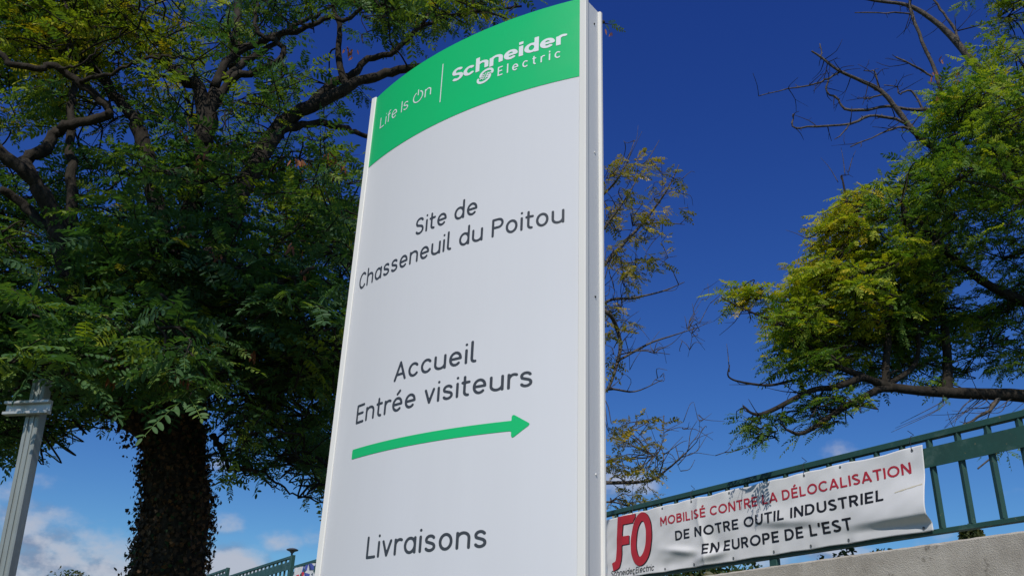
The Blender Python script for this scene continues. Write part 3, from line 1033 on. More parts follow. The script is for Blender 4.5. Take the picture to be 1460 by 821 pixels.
# ------------------------------------------------------------------ trees
class Tree:
    def __init__(s, seed):
        s.rng = np.random.default_rng(seed)
        s.V, s.F = {}, {}
        s.nodes = []             # limb points twigs can grow from: (point, radius)
        s.leaf = dict(pos=[], d=[], n=[], L=[], tint=[])
        s.pods = []

    def tube(s, pts, r0, r1, sides=8, part='limbs', wob=0.0, knob=0.12, nodes=True, sub=5, pw=1.0):
        P = smooth_path(pts, sub)
        n = len(P)
        if wob:
            P = [p + s.rng.normal(0, wob, 3) * (0 if i in (0,) else 1) for i, p in enumerate(P)]
        R = [r0 + (r1 - r0) * (i / max(1, n - 1)) ** pw for i in range(n)]
        v, f = tube_geo(P, R, sides, knob)
        vv, ff = s.V.setdefault(part, []), s.F.setdefault(part, [])
        b = len(vv)
        vv += v
        ff += [tuple(b + k for k in q) for q in f]
        if nodes:
            s.nodes += [(p, r) for p, r in zip(P, R)]
        return P

    def px_limb(s, pts, r0, r1, Y=None, **kw):
        """limb through points (x, y, Y) of the photograph"""
        P = [at(p[0], p[1], p[2] if len(p) > 2 else Y) for p in pts]
        return s.tube(P, r0, r1, **kw)

    def twiglets(s, n, part, rmax=0.03, lmin=0.08, lmax=0.35, region=None):
        r = s.rng
        pool = [(p, q) for p, q in s.nodes if q < rmax and (region is None or region(p))]
        for k in range(n):
            p, q = pool[r.integers(len(pool))]
            d = unit(r.normal(0, 1, 3) + np.array([-0.2, 0, 0.1]))
            l = r.uniform(lmin, lmax)
            a = p + d * l * .5 + r.normal(0, .05 * l, 3)
            d2 = unit(d + r.normal(0, .45, 3))
            e = a + d2 * l * .5
            s.tube([p, a, e], min(q * .7, 0.007), 0.0026, sides=4, part=part, knob=0.2, nodes=False, sub=2)
            if r.random() < 0.5:
                s.tube([a, a + unit(d + r.normal(0, .8, 3)) * l * .4], 0.003, 0.0015, sides=4, part=part, knob=0, nodes=False, sub=2)

    def add_leaf(s, pos, d, n, L, tint):
        q = s.leaf
        q['pos'].append(pos); q['d'].append(d); q['n'].append(n); q['L'].append(L); q['tint'].append(tint)

    def spray(s, P, out, n=7, length=0.5, leafL=0.22, tint=0.4, dt=0.12, attach=True, droop=0.5, part='twigs', maxd=1.6, hub=None):
        """a twig with pinnate leaves on both sides"""
        r = s.rng
        out = unit(out)
        pts = [P]
        d = out
        for i in range(4):
            d = unit(d + r.normal(0, 0.16, 3) + np.array([0, 0, -0.10 * droop * i]))
            pts.append(pts[-1] + d * length / 4)
        if attach and s.nodes:
            A = np.array([q[0] for q in s.nodes[::3]]) if hub is None else np.array(hub)
            w = np.linalg.norm(A - P, axis=1)
            k = int(np.argmin(w))
            if w[k] < maxd:
                mid = (A[k] + P) / 2 + r.normal(0, 0.08, 3) * w[k] + np.array([0, 0, 0.08 * w[k]])
                pts = [A[k], mid] + pts
        s.tube(pts, 0.004 + 0.0035 * len(pts) / 5, 0.0018, sides=4, part=part, knob=0, nodes=False, sub=3)
        tw = pts[-5:]
        for i in range(n):
            u = (i + 0.6 + r.uniform(-.3, .3)) / n * 4
            k = min(3, int(u))
            p = tw[k] + (tw[k + 1] - tw[k]) * (u - k)
            t = unit(tw[k + 1] - tw[k])
            side = unit(np.cross(t, Z3) + 1e-3)
            sg = 1 if i % 2 else -1
            ang = r.uniform(0.5, 1.15)
            ld = unit(t * math.cos(ang) + side * sg * math.sin(ang) + np.array([0, 0, r.uniform(-0.35, 0.30)]))
            if i == n - 1:
                ld = unit(t + r.normal(0, 0.2, 3))
            nn = unit(Z3 + r.normal(0, 0.45, 3))
            s.add_leaf(p, ld, nn, leafL * r.uniform(0.5, 1.28), np.clip(tint + r.normal(0, dt) + (0.45 if r.random() < 0.012 else 0), 0, 1))

    def fill_sprays(s, n, box, dep, tintf, poly, gapfn, base, leafL, nl, ln, drop, clump=5, spread=0.28):
        """n sprays in clumps inside a region, growing away from the trunk"""
        r = s.rng
        k = tries = 0
        while k < n and tries < n * 60:
            tries += 1
            x, y = r.uniform(box[0], box[1]), r.uniform(box[2], box[3])
            if not inpoly(x, y, poly) or gapfn(x, y):
                continue
            c = at(x, y, dep(x, y))
            tint = tintf(x, y)
            m = r.integers(max(1, clump - 2), clump + 3)
            A = np.array([q[0] for q in s.nodes])
            w = np.linalg.norm(A - c, axis=1) + 0.35 * np.maximum(0, A[:, 2] - c[2])
            a0 = A[int(np.argmin(w))]
            ln0 = np.linalg.norm(c - a0)
            hub = s.tube([a0, a0 + (c - a0) * .35 + r.normal(0, .07, 3) * ln0 + (0, 0, .05 * ln0), a0 + (c - a0) * .7 + r.normal(0, .07, 3) * ln0 + (0, 0, .06 * ln0), c],
                         0.006 + 0.006 * ln0, 0.005, sides=5, part='twigs', knob=0.15, nodes=False, sub=4)
            s.nodes += [(q, 0.005) for q in hub[6:]]
            hub = hub[-6:]
            for q in range(m):
                P = c + r.normal(0, spread, 3) * np.array([1, 1, 0.6])
                d = P - EYE
                w = np.array([d @ CR, d @ CU, d @ CF])
                xx, yy = 730 + FPX * w[0] / w[2], 410.5 - FPX * w[1] / w[2]
                if not inpoly(xx, yy, poly) or gapfn(xx, yy):
                    continue
                out = P - np.array([base[0], base[1], P[2] - drop])
                out = unit(unit(out) * np.array([1, 1, 0.4]) + r.normal(0, 0.6, 3) * np.array([1, 1, 0.5]))
                P = P - out * ln * 0.5
                s.spray(P, out, n=nl, length=ln, leafL=leafL, tint=tint + r.normal(0, 0.05), attach=True, hub=hub)
                k += 1

    def pod_cluster(s, P, n=6, L=0.075):
        r = s.rng
        s.pods.append([])
        for i in range(n):
            s.pods[-1].append((P + r.normal(0, 0.022, 3), unit(np.array([0, 0, -1]) + r.normal(0, 0.3, 3)), L * r.uniform(0.7, 1.2)))

    def build_leaves(s, name, m, parent, pairs=7, lw=0.40, lscale=0.21, sag=0.28):
        q = s.leaf
        r = s.rng
        pos, d, nrm = np.array(q['pos']), np.array(q['d']), np.array(q['n'])
        L, tint = np.array(q['L']), np.array(q['tint'])
        n = len(pos)
        if not n:
            return None
        nrm = nrm - d * np.sum(nrm * d, 1, keepdims=True)
        nrm /= np.linalg.norm(nrm, axis=1, keepdims=True)
        side = np.cross(d, nrm)
        K = 2 * pairs + 1
        k = np.arange(K)
        ks = np.where(k < 2 * pairs, 0.20 + 0.74 * (k // 2) / (pairs - 1), 1.0)
        sg = np.where(k < 2 * pairs, np.where(k % 2 == 0, 1, -1), 0)
        droop = r.uniform(0.05, sag, (n, 1))
        s_ = ks[None] + r.normal(0, 0.012, (n, K))
        base = pos[:, None] + d[:, None] * (s_ * L[:, None])[..., None]
        base[..., 2] -= (droop * s_ ** 2 * L[:, None])
        tan = np.repeat(d[:, None], K, 1).copy()
        tan[..., 2] -= 2 * droop * s_
        tan /= np.linalg.norm(tan, axis=-1, keepdims=True)
        a = rad(64) + r.normal(0, 0.16, (n, K))
        fold = r.uniform(-0.35, 0.30, (n, 1)) + r.normal(0, 0.16, (n, K))     # leaflets hang or lift a little
        ld = np.where(sg[None, :, None] != 0,
                      tan * np.cos(a)[..., None] + side[:, None] * (sg * np.sin(a))[..., None] + nrm[:, None] * fold[..., None],
                      tan + nrm[:, None] * (fold * 0.5)[..., None])
        ld /= np.linalg.norm(ld, axis=-1, keepdims=True)
        ln = nrm[:, None] + r.normal(0, 0.22, (n, K, 3))
        lx = np.cross(ln, ld)
        lx /= np.linalg.norm(lx, axis=-1, keepdims=True)
        ll = lscale * L[:, None] * (0.75 + 0.35 * np.sin(np.pi * np.clip(ks, 0.1, 0.9)))[None] * r.uniform(0.85, 1.12, (n, K))
        miss = r.random((n, K)) < 0.05
        ll = np.where(miss, ll * 0.25, ll)
        prof = [(0.0, 0.0), (0.22, 0.40), (0.55, 0.50), (0.86, 0.34), (1.0, 0.0), (0.86, -0.34), (0.55, -0.50), (0.22, -0.40)]
        lnn = np.cross(ld, lx)
        V = np.zeros((n, K, 8, 3))
        for j, (u, w) in enumerate(prof):
            V[:, :, j] = base + ld * (ll * u)[..., None] + lx * (ll * lw * 2 * w * 0.5)[..., None] + lnn * (abs(w) * ll * 0.10)[..., None] - np.array([0, 0, 1]) * (ll * 0.10 * u * u)[..., None]
        # each leaflet folds along its midrib: two quads and two triangles would do; here two halves of five corners
        nl = n * K
        V = V.reshape(-1, 3)
        b = (np.arange(nl) * 8)[:, None]
        loops = np.concatenate([b + np.array([0, 4, 3, 2, 1]), b + np.array([0, 7, 6, 5, 4])], 1).ravel()
        starts = np.arange(nl * 2) * 5
        tots = np.full(nl * 2, 5)
        tn = np.repeat(np.repeat(tint, K) + r.normal(0, 0.03, nl), 2)
        # rachis: thin ribbons crossed
        RV = []
        rl, rs, rt = [], [], []
        ss = np.linspace(0, 1, 5)
        cen = pos[:, None] + d[:, None] * (ss[None, :, None] * L[:, None, None])
        cen[..., 2] -= droop * ss[None] ** 2 * L[:, None]
        hw = 0.0016
        A = np.stack([cen - side[:, None] * hw, cen + side[:, None] * hw], 2).reshape(n, 10, 3)
        rb = len(V) + (np.arange(n) * 10)[:, None, None]
        quad = np.array([[0, 1, 3, 2], [2, 3, 5, 4], [4, 5, 7, 6], [6, 7, 9, 8]])[None]
        rl = (rb + quad).reshape(-1)
        rs = len(loops) + np.arange(n * 4) * 4
        V = np.concatenate([V, A.reshape(-1, 3)])
        loops = np.concatenate([loops, rl])
        starts = np.concatenate([starts, rs])
        tots = np.concatenate([tots, np.full(n * 4, 4)])
        tn = np.concatenate([tn, np.repeat(tint * 0.6 + 0.25, 4)])
        return raw_mesh(name, V, loops, starts, tots, m, parent, np.clip(tn, 0, 1))

    def build_pods(s, name, m, parent):
        for cl in s.pods:
            V, lo, st, to, ti = [], [], [], [], []
            for p, d, L in cl:
                sd = unit(np.cross(d, s.rng.normal(0, 1, 3)))
                b = len(V)
                for (u, w) in ((0, 0.02), (0.15, 0.1), (0.6, 0.13), (1, 0.02), (1, -0.02), (0.6, -0.11), (0.15, -0.09), (0, -0.02)):
                    V.append(p + d * u * L + sd * w * L)
                st.append(len(lo)); to.append(8); lo += list(range(b, b + 8)); ti.append(s.rng.random())
            raw_mesh(name, V, lo, st, to, m, parent, ti)

    def build_wood(s, part, m, parent):
        if part in s.V:
            return mesh(part, s.V[part], s.F[part], m, parent, True)


def inpoly(x, y, poly):
    c = False
    j = len(poly) - 1
    for i in range(len(poly)):
        (xi, yi), (xj, yj) = poly[i], poly[j]
        if (yi > y) != (yj > y) and x < (xj - xi) * (y - yi) / (yj - yi) + xi:
            c = not c
        j = i
    return c


# --- the big tree on the left
def big_tree():
    T = Tree(11)
    r = T.rng
    base = at(247, 821, 7.1); base[2] = 0
    root = empty('locust_tree', tuple(base), 'large dark locust tree with an ivy covered trunk, left of the sign', 'tree')
    p1 = at(248, 760, 7.1)
    trunk_pts = [np.array([base[0] + .12, base[1], -0.2]), np.array([base[0] + .08, base[1], 0.7]), p1, at(249, 680, 7.1), at(246, 610, 7.1), at(248, 560, 7.05)]
    P = T.tube(trunk_pts, 0.272, 0.215, sides=18, part='trunk', wob=0.008, knob=0.10, nodes=False)
    TP = P
    # limbs (photograph x, y, forward distance)
    def L(pts, r0, r1, **kw):
        kw.setdefault('knob', 0.24)
        return T.px_limb(pts, r0, r1, pw=0.62, wob=0.008, **kw)
    L([(246, 640, 7.1), (195, 598, 6.9), (150, 560, 6.7), (115, 470, 6.5), (92, 365, 6.3), (78, 315, 6.2), (54, 267, 6.1), (30, 240, 6.0), (-20, 205, 5.9), (-120, 150, 5.8), (-220, 60, 5.9), (-300, -60, 6.0), (-340, -200, 6.2)], 0.145, 0.012, sides=10)
    L([(92, 365, 6.3), (99, 315, 6.3), (104, 275, 6.35), (100, 220, 6.4), (100, 150, 6.45), (106, 112, 6.5), (95, 42, 6.5), (88, -40, 6.5), (70, -160, 6.4), (60, -260, 6.4)], 0.065, 0.010, sides=8)
    L([(45, 255, 6.08), (35, 229, 6.1), (64, 216, 6.15), (76, 193, 6.2), (92, 182, 6.2), (146, 168, 6.2), (157, 160, 6.2), (140, 140, 6.15), (112, 118, 6.1), (81, 95, 6.0), (56, 97, 5.95), (17, 92, 5.9), (0, 76, 5.9), (-40, 50, 5.8)], 0.06, 0.02, sides=8, knob=0.2)
    L([(112, 118, 6.1), (150, 108, 6.0), (190, 90, 5.9), (222, 81, 5.85), (250, 82, 5.8)], 0.022, 0.008, sides=6)
    L([(85, 98, 6.0), (119, 92, 5.95), (142, 67, 5.9), (165, 60, 5.9)], 0.014, 0.005, sides=5)
    L([(0, 270, 6.2), (30, 290, 6.3), (60, 318, 6.3), (90, 345, 6.35)], 0.03, 0.045, sides=7)
    L([(250, 590, 7.05), (252, 500, 7.0), (258, 400, 7.0), (275, 280, 7.1), (300, 170, 7.2), (306, 130, 7.2)], 0.15, 0.055, sides=10)
    L([(302, 150, 7.2), (331, 112, 7.2), (362, 104, 7.15), (396, 88, 7.1), (405, 76, 7.1), (396, 60, 7.1), (370, 48, 7.1), (364, 28, 7.1), (366, 0, 7.1), (360, -60, 7.1), (350, -170, 7.2)], 0.05, 0.010, sides=8)
    L([(290, 210, 7.15), (286, 132, 7.2), (263, 112, 7.2), (241, 95, 7.2), (200, 60, 7.3), (170, 0, 7.4), (150, -90, 7.5), (140, -230, 7.7)], 0.085, 0.012, sides=8)
    L([(255, 440, 7.0), (225, 300, 6.9), (200, 190, 6.9), (182, 157, 6.9), (151, 118, 6.9), (120, 60, 7.0), (110, -30, 7.1)], 0.09, 0.03, sides=8)
    L([(306, 125, 7.2), (331, 81, 7.25), (390, 53, 7.3), (429, 42, 7.3), (468, 25, 7.3), (494, 28, 7.3), (530, 0, 7.3), (600, -60, 7.4), (660, -160, 7.4)], 0.05, 0.010, sides=8)
    L([(320, 112, 7.2), (350, 88, 7.3), (384, 67, 7.35), (429, 30, 7.4), (457, 20, 7.4), (500, -20, 7.4), (550, -110, 7.5)], 0.045, 0.010, sides=8)
    L([(335, 96, 7.6), (338, 40, 7.8), (345, -40, 8), (355, -140, 8), (370, -260, 8)], 0.07, 0.012, sides=8)
    L([(252, 540, 7.05), (290, 420, 7.1), (340, 280, 7.3), (385, 200, 7.5), (412, 168, 7.6), (446, 151, 7.6), (488, 129, 7.6), (516, 115, 7.6), (560, 104, 7.6), (620, 90, 7.6), (700, 66, 7.7), (780, 40, 7.8), (862, 32, 8.0)], 0.13, 0.018, sides=10)
    L([(440, 154, 7.6), (470, 122, 7.7), (505, 105, 7.7), (525, 85, 7.7), (563, 73, 7.6), (601, 38, 7.6), (640, 25, 7.6), (700, 14, 7.6), (745, 10, 7.6)], 0.06, 0.012, sides=8)
    L([(400, 185, 7.55), (449, 176, 7.7), (488, 182, 7.7), (522, 193, 7.8), (575, 200, 7.9)], 0.05, 0.02, sides=7)
    L([(494, 125, 7.6), (482, 76, 7.6), (484, 36, 7.6), (474, 8, 7.6), (470, -60, 7.6), (475, -180, 7.6)], 0.045, 0.010, sides=7)
    L([(601, 38, 7.6), (620, 8, 7.6), (640, -30, 7.6)], 0.02, 0.01, sides=6)
    L([(303, 620, 7.0), (312, 636, 6.95), (320, 648, 6.9), (327, 669, 6.8), (360, 669, 6.7), (393, 686, 6.7), (426, 708, 6.7)], 0.03, 0.006, sides=6)
    L([(360, 669, 6.7), (385, 690, 6.65), (398, 696, 6.6)], 0.010, 0.004, sides=5)
    L([(290, 560, 7.0), (340, 520, 7.0), (400, 500, 7.1), (460, 520, 7.3), (510, 560, 7.5)], 0.06, 0.02, sides=7)
    L([(250, 580, 7.0), (255, 520, 6.4), (258, 470, 5.8), (250, 440, 5.3), (230, 425, 4.9)], 0.07, 0.014, sides=7)
    L([(150, 560, 6.7), (120, 520, 6.2), (80, 480, 5.6), (40, 455, 5.1), (-20, 440, 4.8)], 0.06, 0.014, sides=7)
    L([(395, 490, 7.1), (400, 440, 6.7), (398, 405, 6.4), (410, 430, 6.3), (440, 435, 6.3)], 0.022, 0.01, sides=6)
    L([(280, 420, 7.0), (300, 360, 6.4), (340, 380, 6.0), (400, 400, 5.8), (450, 380, 5.7)], 0.05, 0.012, sides=7)
    L([(288, 262, 6.3), (310, 252, 6.2), (324, 246, 6.2)], 0.011, 0.008, sides=5)
    L([(250, 82, 5.8), (285, 85, 5.8), (320, 72, 5.8)], 0.008, 0.003, sides=5)
    L([(140, 560, 6.7), (60, 560, 6.9), (20, 590, 7.2), (-30, 620, 7.4)], 0.05, 0.014, sides=7)

    gaps = [(35, 205, 34, 26), (30, 128, 26, 16), (150, 200, 34, 16), (390, 68, 30, 24), (425, 75, 26, 20), (470, 70, 26, 22), (218, 22, 20, 18), (450, 100, 30, 22), (560, 60, 24, 20),
            (590, 80, 40, 20), (510, 160, 22, 20), (118, 308, 14, 9), (358, 262, 14, 16), (490, 268, 30, 12), (510, 215, 24, 14), (365, 345, 9, 7), (400, 475, 7, 7), (345, 480, 5, 5), (65, 362, 10, 10), (440, 30, 22, 14),
            (355, 560, 22, 20), (430, 565, 16, 18), (310, 560, 14, 12), (400, 600, 10, 12), (320, 615, 20, 22), (148, 140, 14, 26), (25, 300, 12, 9), (145, 195, 20, 12), (280, 130, 12, 12), (655, 40, 28, 14), (690, 40, 24, 12), (700, 22, 16, 10)]

    bare = [[(195, 598), (150, 560), (115, 470), (95, 370), (78, 315), (54, 267), (30, 240), (0, 219)],
            [(45, 255), (64, 216), (92, 182), (146, 168), (157, 160), (140, 140), (112, 118), (81, 95), (56, 97), (17, 92)],
            [(306, 154), (306, 123), (331, 110), (362, 103), (396, 87), (404, 76), (395, 60), (370, 47), (366, 0)],
            [(331, 81), (390, 53), (429, 42), (468, 25), (494, 28), (530, 0)],
            [(300, 160), (263, 112), (241, 95)], [(185, 160), (151, 118)], [(112, 118), (190, 90), (250, 82)],
            [(385, 200), (412, 168), (446, 151), (488, 129), (516, 115), (560, 104), (600, 92)],
            [(449, 176), (488, 182), (522, 193)], [(494, 112), (482, 76), (484, 36), (474, 8)],
            [(505, 105), (525, 85), (563, 73), (601, 38)]]

    def onlimb(x, y, w):
        for L_ in bare:
            for (ax, ay), (bx, by) in zip(L_, L_[1:]):
                t = ((x - ax) * (bx - ax) + (y - ay) * (by - ay)) / ((bx - ax) ** 2 + (by - ay) ** 2)
                t = min(1, max(0, t))
                if math.hypot(x - ax - t * (bx - ax), y - ay - t * (by - ay)) < w:
                    return True
        return False

    def ingap(x, y, k=1.0):
        return (y < 330 and onlimb(x, y, 10)) or any(((x - a) / (c * k)) ** 2 + ((y - b) / (d * k)) ** 2 < 1 for a, b, c, d in gaps)
    crown = [(-420, -380), (620, -380), (660, -60), (735, -20), (740, 20), (690, 40), (600, 30), (555, 90), (525, 150), (545, 300), (540, 470), (500, 560), (470, 610), (500, 690), (470, 740), (440, 660), (390, 640), (330, 700), (315, 680), (330, 600), (290, 560), (210, 560), (180, 640), (140, 590), (100, 560), (95, 610), (30, 660), (-60, 640), (-300, 560)]

    def add(n, box, dep, tintf, leafL=0.235, poly=crown, gapk=1.0, nl=8, ln=0.5, clump=5, spread=0.28):
        T.fill_sprays(n, box, dep, tintf, poly, (lambda x, y: ingap(x, y, gapk)) if gapk else (lambda x, y: False), base, leafL, nl, ln, 0.3, clump, spread)

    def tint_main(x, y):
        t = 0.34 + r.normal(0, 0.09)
        t += 0.50 * math.exp(-((x - 140) / 150) ** 2 - ((y - 60) / 85) ** 2)  # sunlight on the upper left, painted into the leaf tint
        t += 0.16 * math.exp(-((x - 430) / 90) ** 2 - ((y - 230) / 60) ** 2)  # lit right flank of the crown, also painted as tint
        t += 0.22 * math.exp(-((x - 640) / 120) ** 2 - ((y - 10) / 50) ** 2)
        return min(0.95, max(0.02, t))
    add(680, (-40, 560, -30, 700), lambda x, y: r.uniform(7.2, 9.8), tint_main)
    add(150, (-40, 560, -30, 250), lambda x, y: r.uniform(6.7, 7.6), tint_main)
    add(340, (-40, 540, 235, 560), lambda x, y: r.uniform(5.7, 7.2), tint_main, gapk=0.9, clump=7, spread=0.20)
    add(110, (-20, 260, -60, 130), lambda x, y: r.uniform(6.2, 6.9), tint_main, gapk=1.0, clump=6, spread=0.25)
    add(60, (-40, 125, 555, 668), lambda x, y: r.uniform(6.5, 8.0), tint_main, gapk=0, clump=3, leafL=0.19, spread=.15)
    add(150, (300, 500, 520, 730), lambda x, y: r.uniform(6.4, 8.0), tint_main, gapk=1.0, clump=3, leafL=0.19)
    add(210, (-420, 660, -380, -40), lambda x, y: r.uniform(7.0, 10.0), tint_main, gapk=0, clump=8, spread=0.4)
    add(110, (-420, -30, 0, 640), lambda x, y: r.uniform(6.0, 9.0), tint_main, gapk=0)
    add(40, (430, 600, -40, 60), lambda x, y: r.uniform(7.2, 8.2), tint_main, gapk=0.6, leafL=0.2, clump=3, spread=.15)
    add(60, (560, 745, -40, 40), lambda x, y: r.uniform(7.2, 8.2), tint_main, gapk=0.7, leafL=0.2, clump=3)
    # unseen forward bough, added above the view to shade the lower crown
    b0 = T.tube([at(90, -20, 6.5), np.array([-2.9, 5.4, 7.4]), np.array([-2.5, 4.3, 7.0]), np.array([-2.2, 3.2, 6.6])], 0.06, 0.015, sides=7)
    b1 = T.tube([b0[8], np.array([-3.4, 4.3, 7.1]), np.array([-4.0, 3.6, 6.7])], 0.035, 0.012, sides=6)
    b2 = T.tube([b0[9], np.array([-1.8, 4.2, 7.0]), np.array([-1.2, 3.7, 6.6])], 0.03, 0.010, sides=6)
    for k in range(36):
        c = np.array([r.uniform(-4.6, -1.0), r.uniform(3.0, 4.7), 0])
        c[2] = 6.2 + 0.55 * (c[1] - 3.0) + r.normal(0, 0.25)
        A = np.array([q[0] for q in T.nodes])
        a0 = A[int(np.argmin(np.linalg.norm(A - c, axis=1)))]
        hub = T.tube([a0, (a0 + c) / 2 + (0, 0, .05), c], 0.012, 0.005, sides=5, part='twigs', nodes=False, sub=3)
        T.nodes += [(q, .005) for q in hub[2:]]
        for q in range(5):
            T.spray(c + r.normal(0, .22, 3), r.normal(0, 1, 3) * np.array([1, 1, .3]), n=9, length=0.5, leafL=0.25, tint=0.36 + r.normal(0, .08), hub=hub)
    # nearer boughs: over the post, and over the fork of the trunk
    near1 = [(-40, 405), (60, 400), (110, 440), (130, 500), (95, 545), (40, 570), (-40, 560)]
    add(42, (-40, 130, 400, 570), lambda x, y: r.uniform(4.75, 5.3), lambda x, y: 0.36 + r.normal(0, .06), 0.27, near1, 0, 7, 0.4, 4, 0.16)
    add(7, (50, 105, 490, 535), lambda x, y: r.uniform(4.55, 4.7), lambda x, y: 0.34, 0.25, [(50, 490), (105, 490), (105, 535), (50, 535)], 0, 7, 0.3, 2, 0.08)
    near2 = [(150, 470), (215, 430), (290, 440), (330, 500), (310, 545), (270, 560), (200, 560), (160, 530)]
    add(46, (140, 340, 420, 570), lambda x, y: r.uniform(4.7, 5.5), lambda x, y: 0.36 + r.normal(0, .07), 0.25, near2, 0, 7, 0.4, 5, 0.18)
    near3 = [(330, 420), (400, 360), (470, 380), (480, 430), (420, 450), (350, 470)]
    add(26, (320, 490, 350, 480), lambda x, y: r.uniform(5.4, 6.2), lambda x, y: 0.36 + r.normal(0, .07), 0.24, near3, 0, 7, 0.4, 5, 0.18)
    near4 = [(120, 290), (230, 270), (260, 330), (240, 400), (150, 400)]
    add(26, (110, 270, 260, 410), lambda x, y: r.uniform(5.2, 6.0), lambda x, y: 0.33 + r.normal(0, .07), 0.25, near4, 0, 7, 0.4, 5, 0.18)
    # a leafy end beyond the sign's top right corner
    P = at(862, 34, 8.0)
    T.spray(P, np.array([0.9, 0.1, -0.1]), n=4, length=0.10, leafL=0.13, tint=0.45, attach=False)
    for x, y, Y in ((868, 52, 8.0), (430, 238, 6.0), (420, 236, 6.0), (437, 242, 6.0), (475, 258, 6.1), (467, 232, 6.1), (488, 240, 6.2), (290, 228, 5.8), (287, 243, 5.8), (313, 372, 5.6), (300, 370, 5.7),
                    (425, 362, 5.6), (433, 398, 5.8), (503, 85, 7.3), (497, 78, 7.4), (505, 5, 7.3), (252, 545, 5.0), (268, 550, 5.0), (165, 545, 5.2), (155, 500, 5.4), (262, 198, 6), (362, 510, 6.0), (590, 40, 7.6)):
        P = at(x, y - 8, Y)
        T.pod_cluster(P, r.integers(4, 8))
    T.build_wood('trunk', M['bark'], root)
    T.build_wood('limbs', M['bark'], root)
    T.build_wood('twigs', M['bark'], root)
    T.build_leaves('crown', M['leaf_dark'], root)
    T.build_pods('seed_pod_cluster', M['pod'], root)
    # withered ivy over the trunk and the fork
    V, lo, st, to, ti = [], [], [], [], []
    path = smooth_path(TP, 2)
    segs = [(p, 0.27) for p in TP]
    arms = [(at(195, 598, 6.9), 0.17), (at(222, 620, 7.0), 0.22), (at(252, 540, 7.05), 0.18), (at(270, 560, 7.05), 0.16), (at(240, 580, 7.05), 0.22)]
    pool = [(i / (len(TP) - 1)) for i in range(len(TP))]
    zz = np.array([p[2] for p in TP])
    for k in range(10500):
        if r.random() < 0.84:
            u = float(np.interp(r.uniform(1.2, zz[-1]), zz, np.arange(len(TP))))
            i = min(int(u), len(TP) - 2)
            p = TP[i] + (TP[min(i + 1, len(TP) - 1)] - TP[i]) * (u - i)
            R = 0.283 - 0.06 * u / (len(TP) - 1)
        else:
            p, R = arms[r.integers(len(arms))]
            p = p + np.clip(r.normal(0, 0.07, 3), -.12, .12)
        a = r.uniform(0, 2 * math.pi)
        o = np.array([math.cos(a), math.sin(a), 0])
        ext = abs(r.normal(0, 0.028)) + (r.uniform(0, .06) if r.random() < 0.06 else 0) - 0.01
        c = p + o * (R + ext) + np.array([0, 0, r.normal(0, 0.03)])
        nrm = unit(o + r.normal(0, 0.5, 3))
        dn = unit(np.array([0, 0, -1]) + r.normal(0, 0.5, 3))
        sd = unit(np.cross(nrm, dn))
        dn = np.cross(sd, nrm)
        s_ = r.uniform(0.015, 0.034)
        b = len(V)
        for (x, y) in ((0, -0.5), (0.55, -0.45), (0.42, 0.0), (0.5, 0.25), (0.12, 0.35), (0, 0.85), (-0.12, 0.35), (-0.5, 0.25), (-0.42, 0.0), (-0.55, -0.45)):
            V.append(c + sd * x * s_ + dn * y * s_ + nrm * 0.2 * s_ * abs(x))
        st.append(len(lo)); to.append(10); lo += list(range(b, b + 10))
        ti.append(np.clip(r.beta(1.7, 1.9), 0, 0.9) if r.random() < 0.9 else 1.0)
    raw_mesh('ivy', V, lo, st, to, M['ivy'], root, ti)


big_tree()


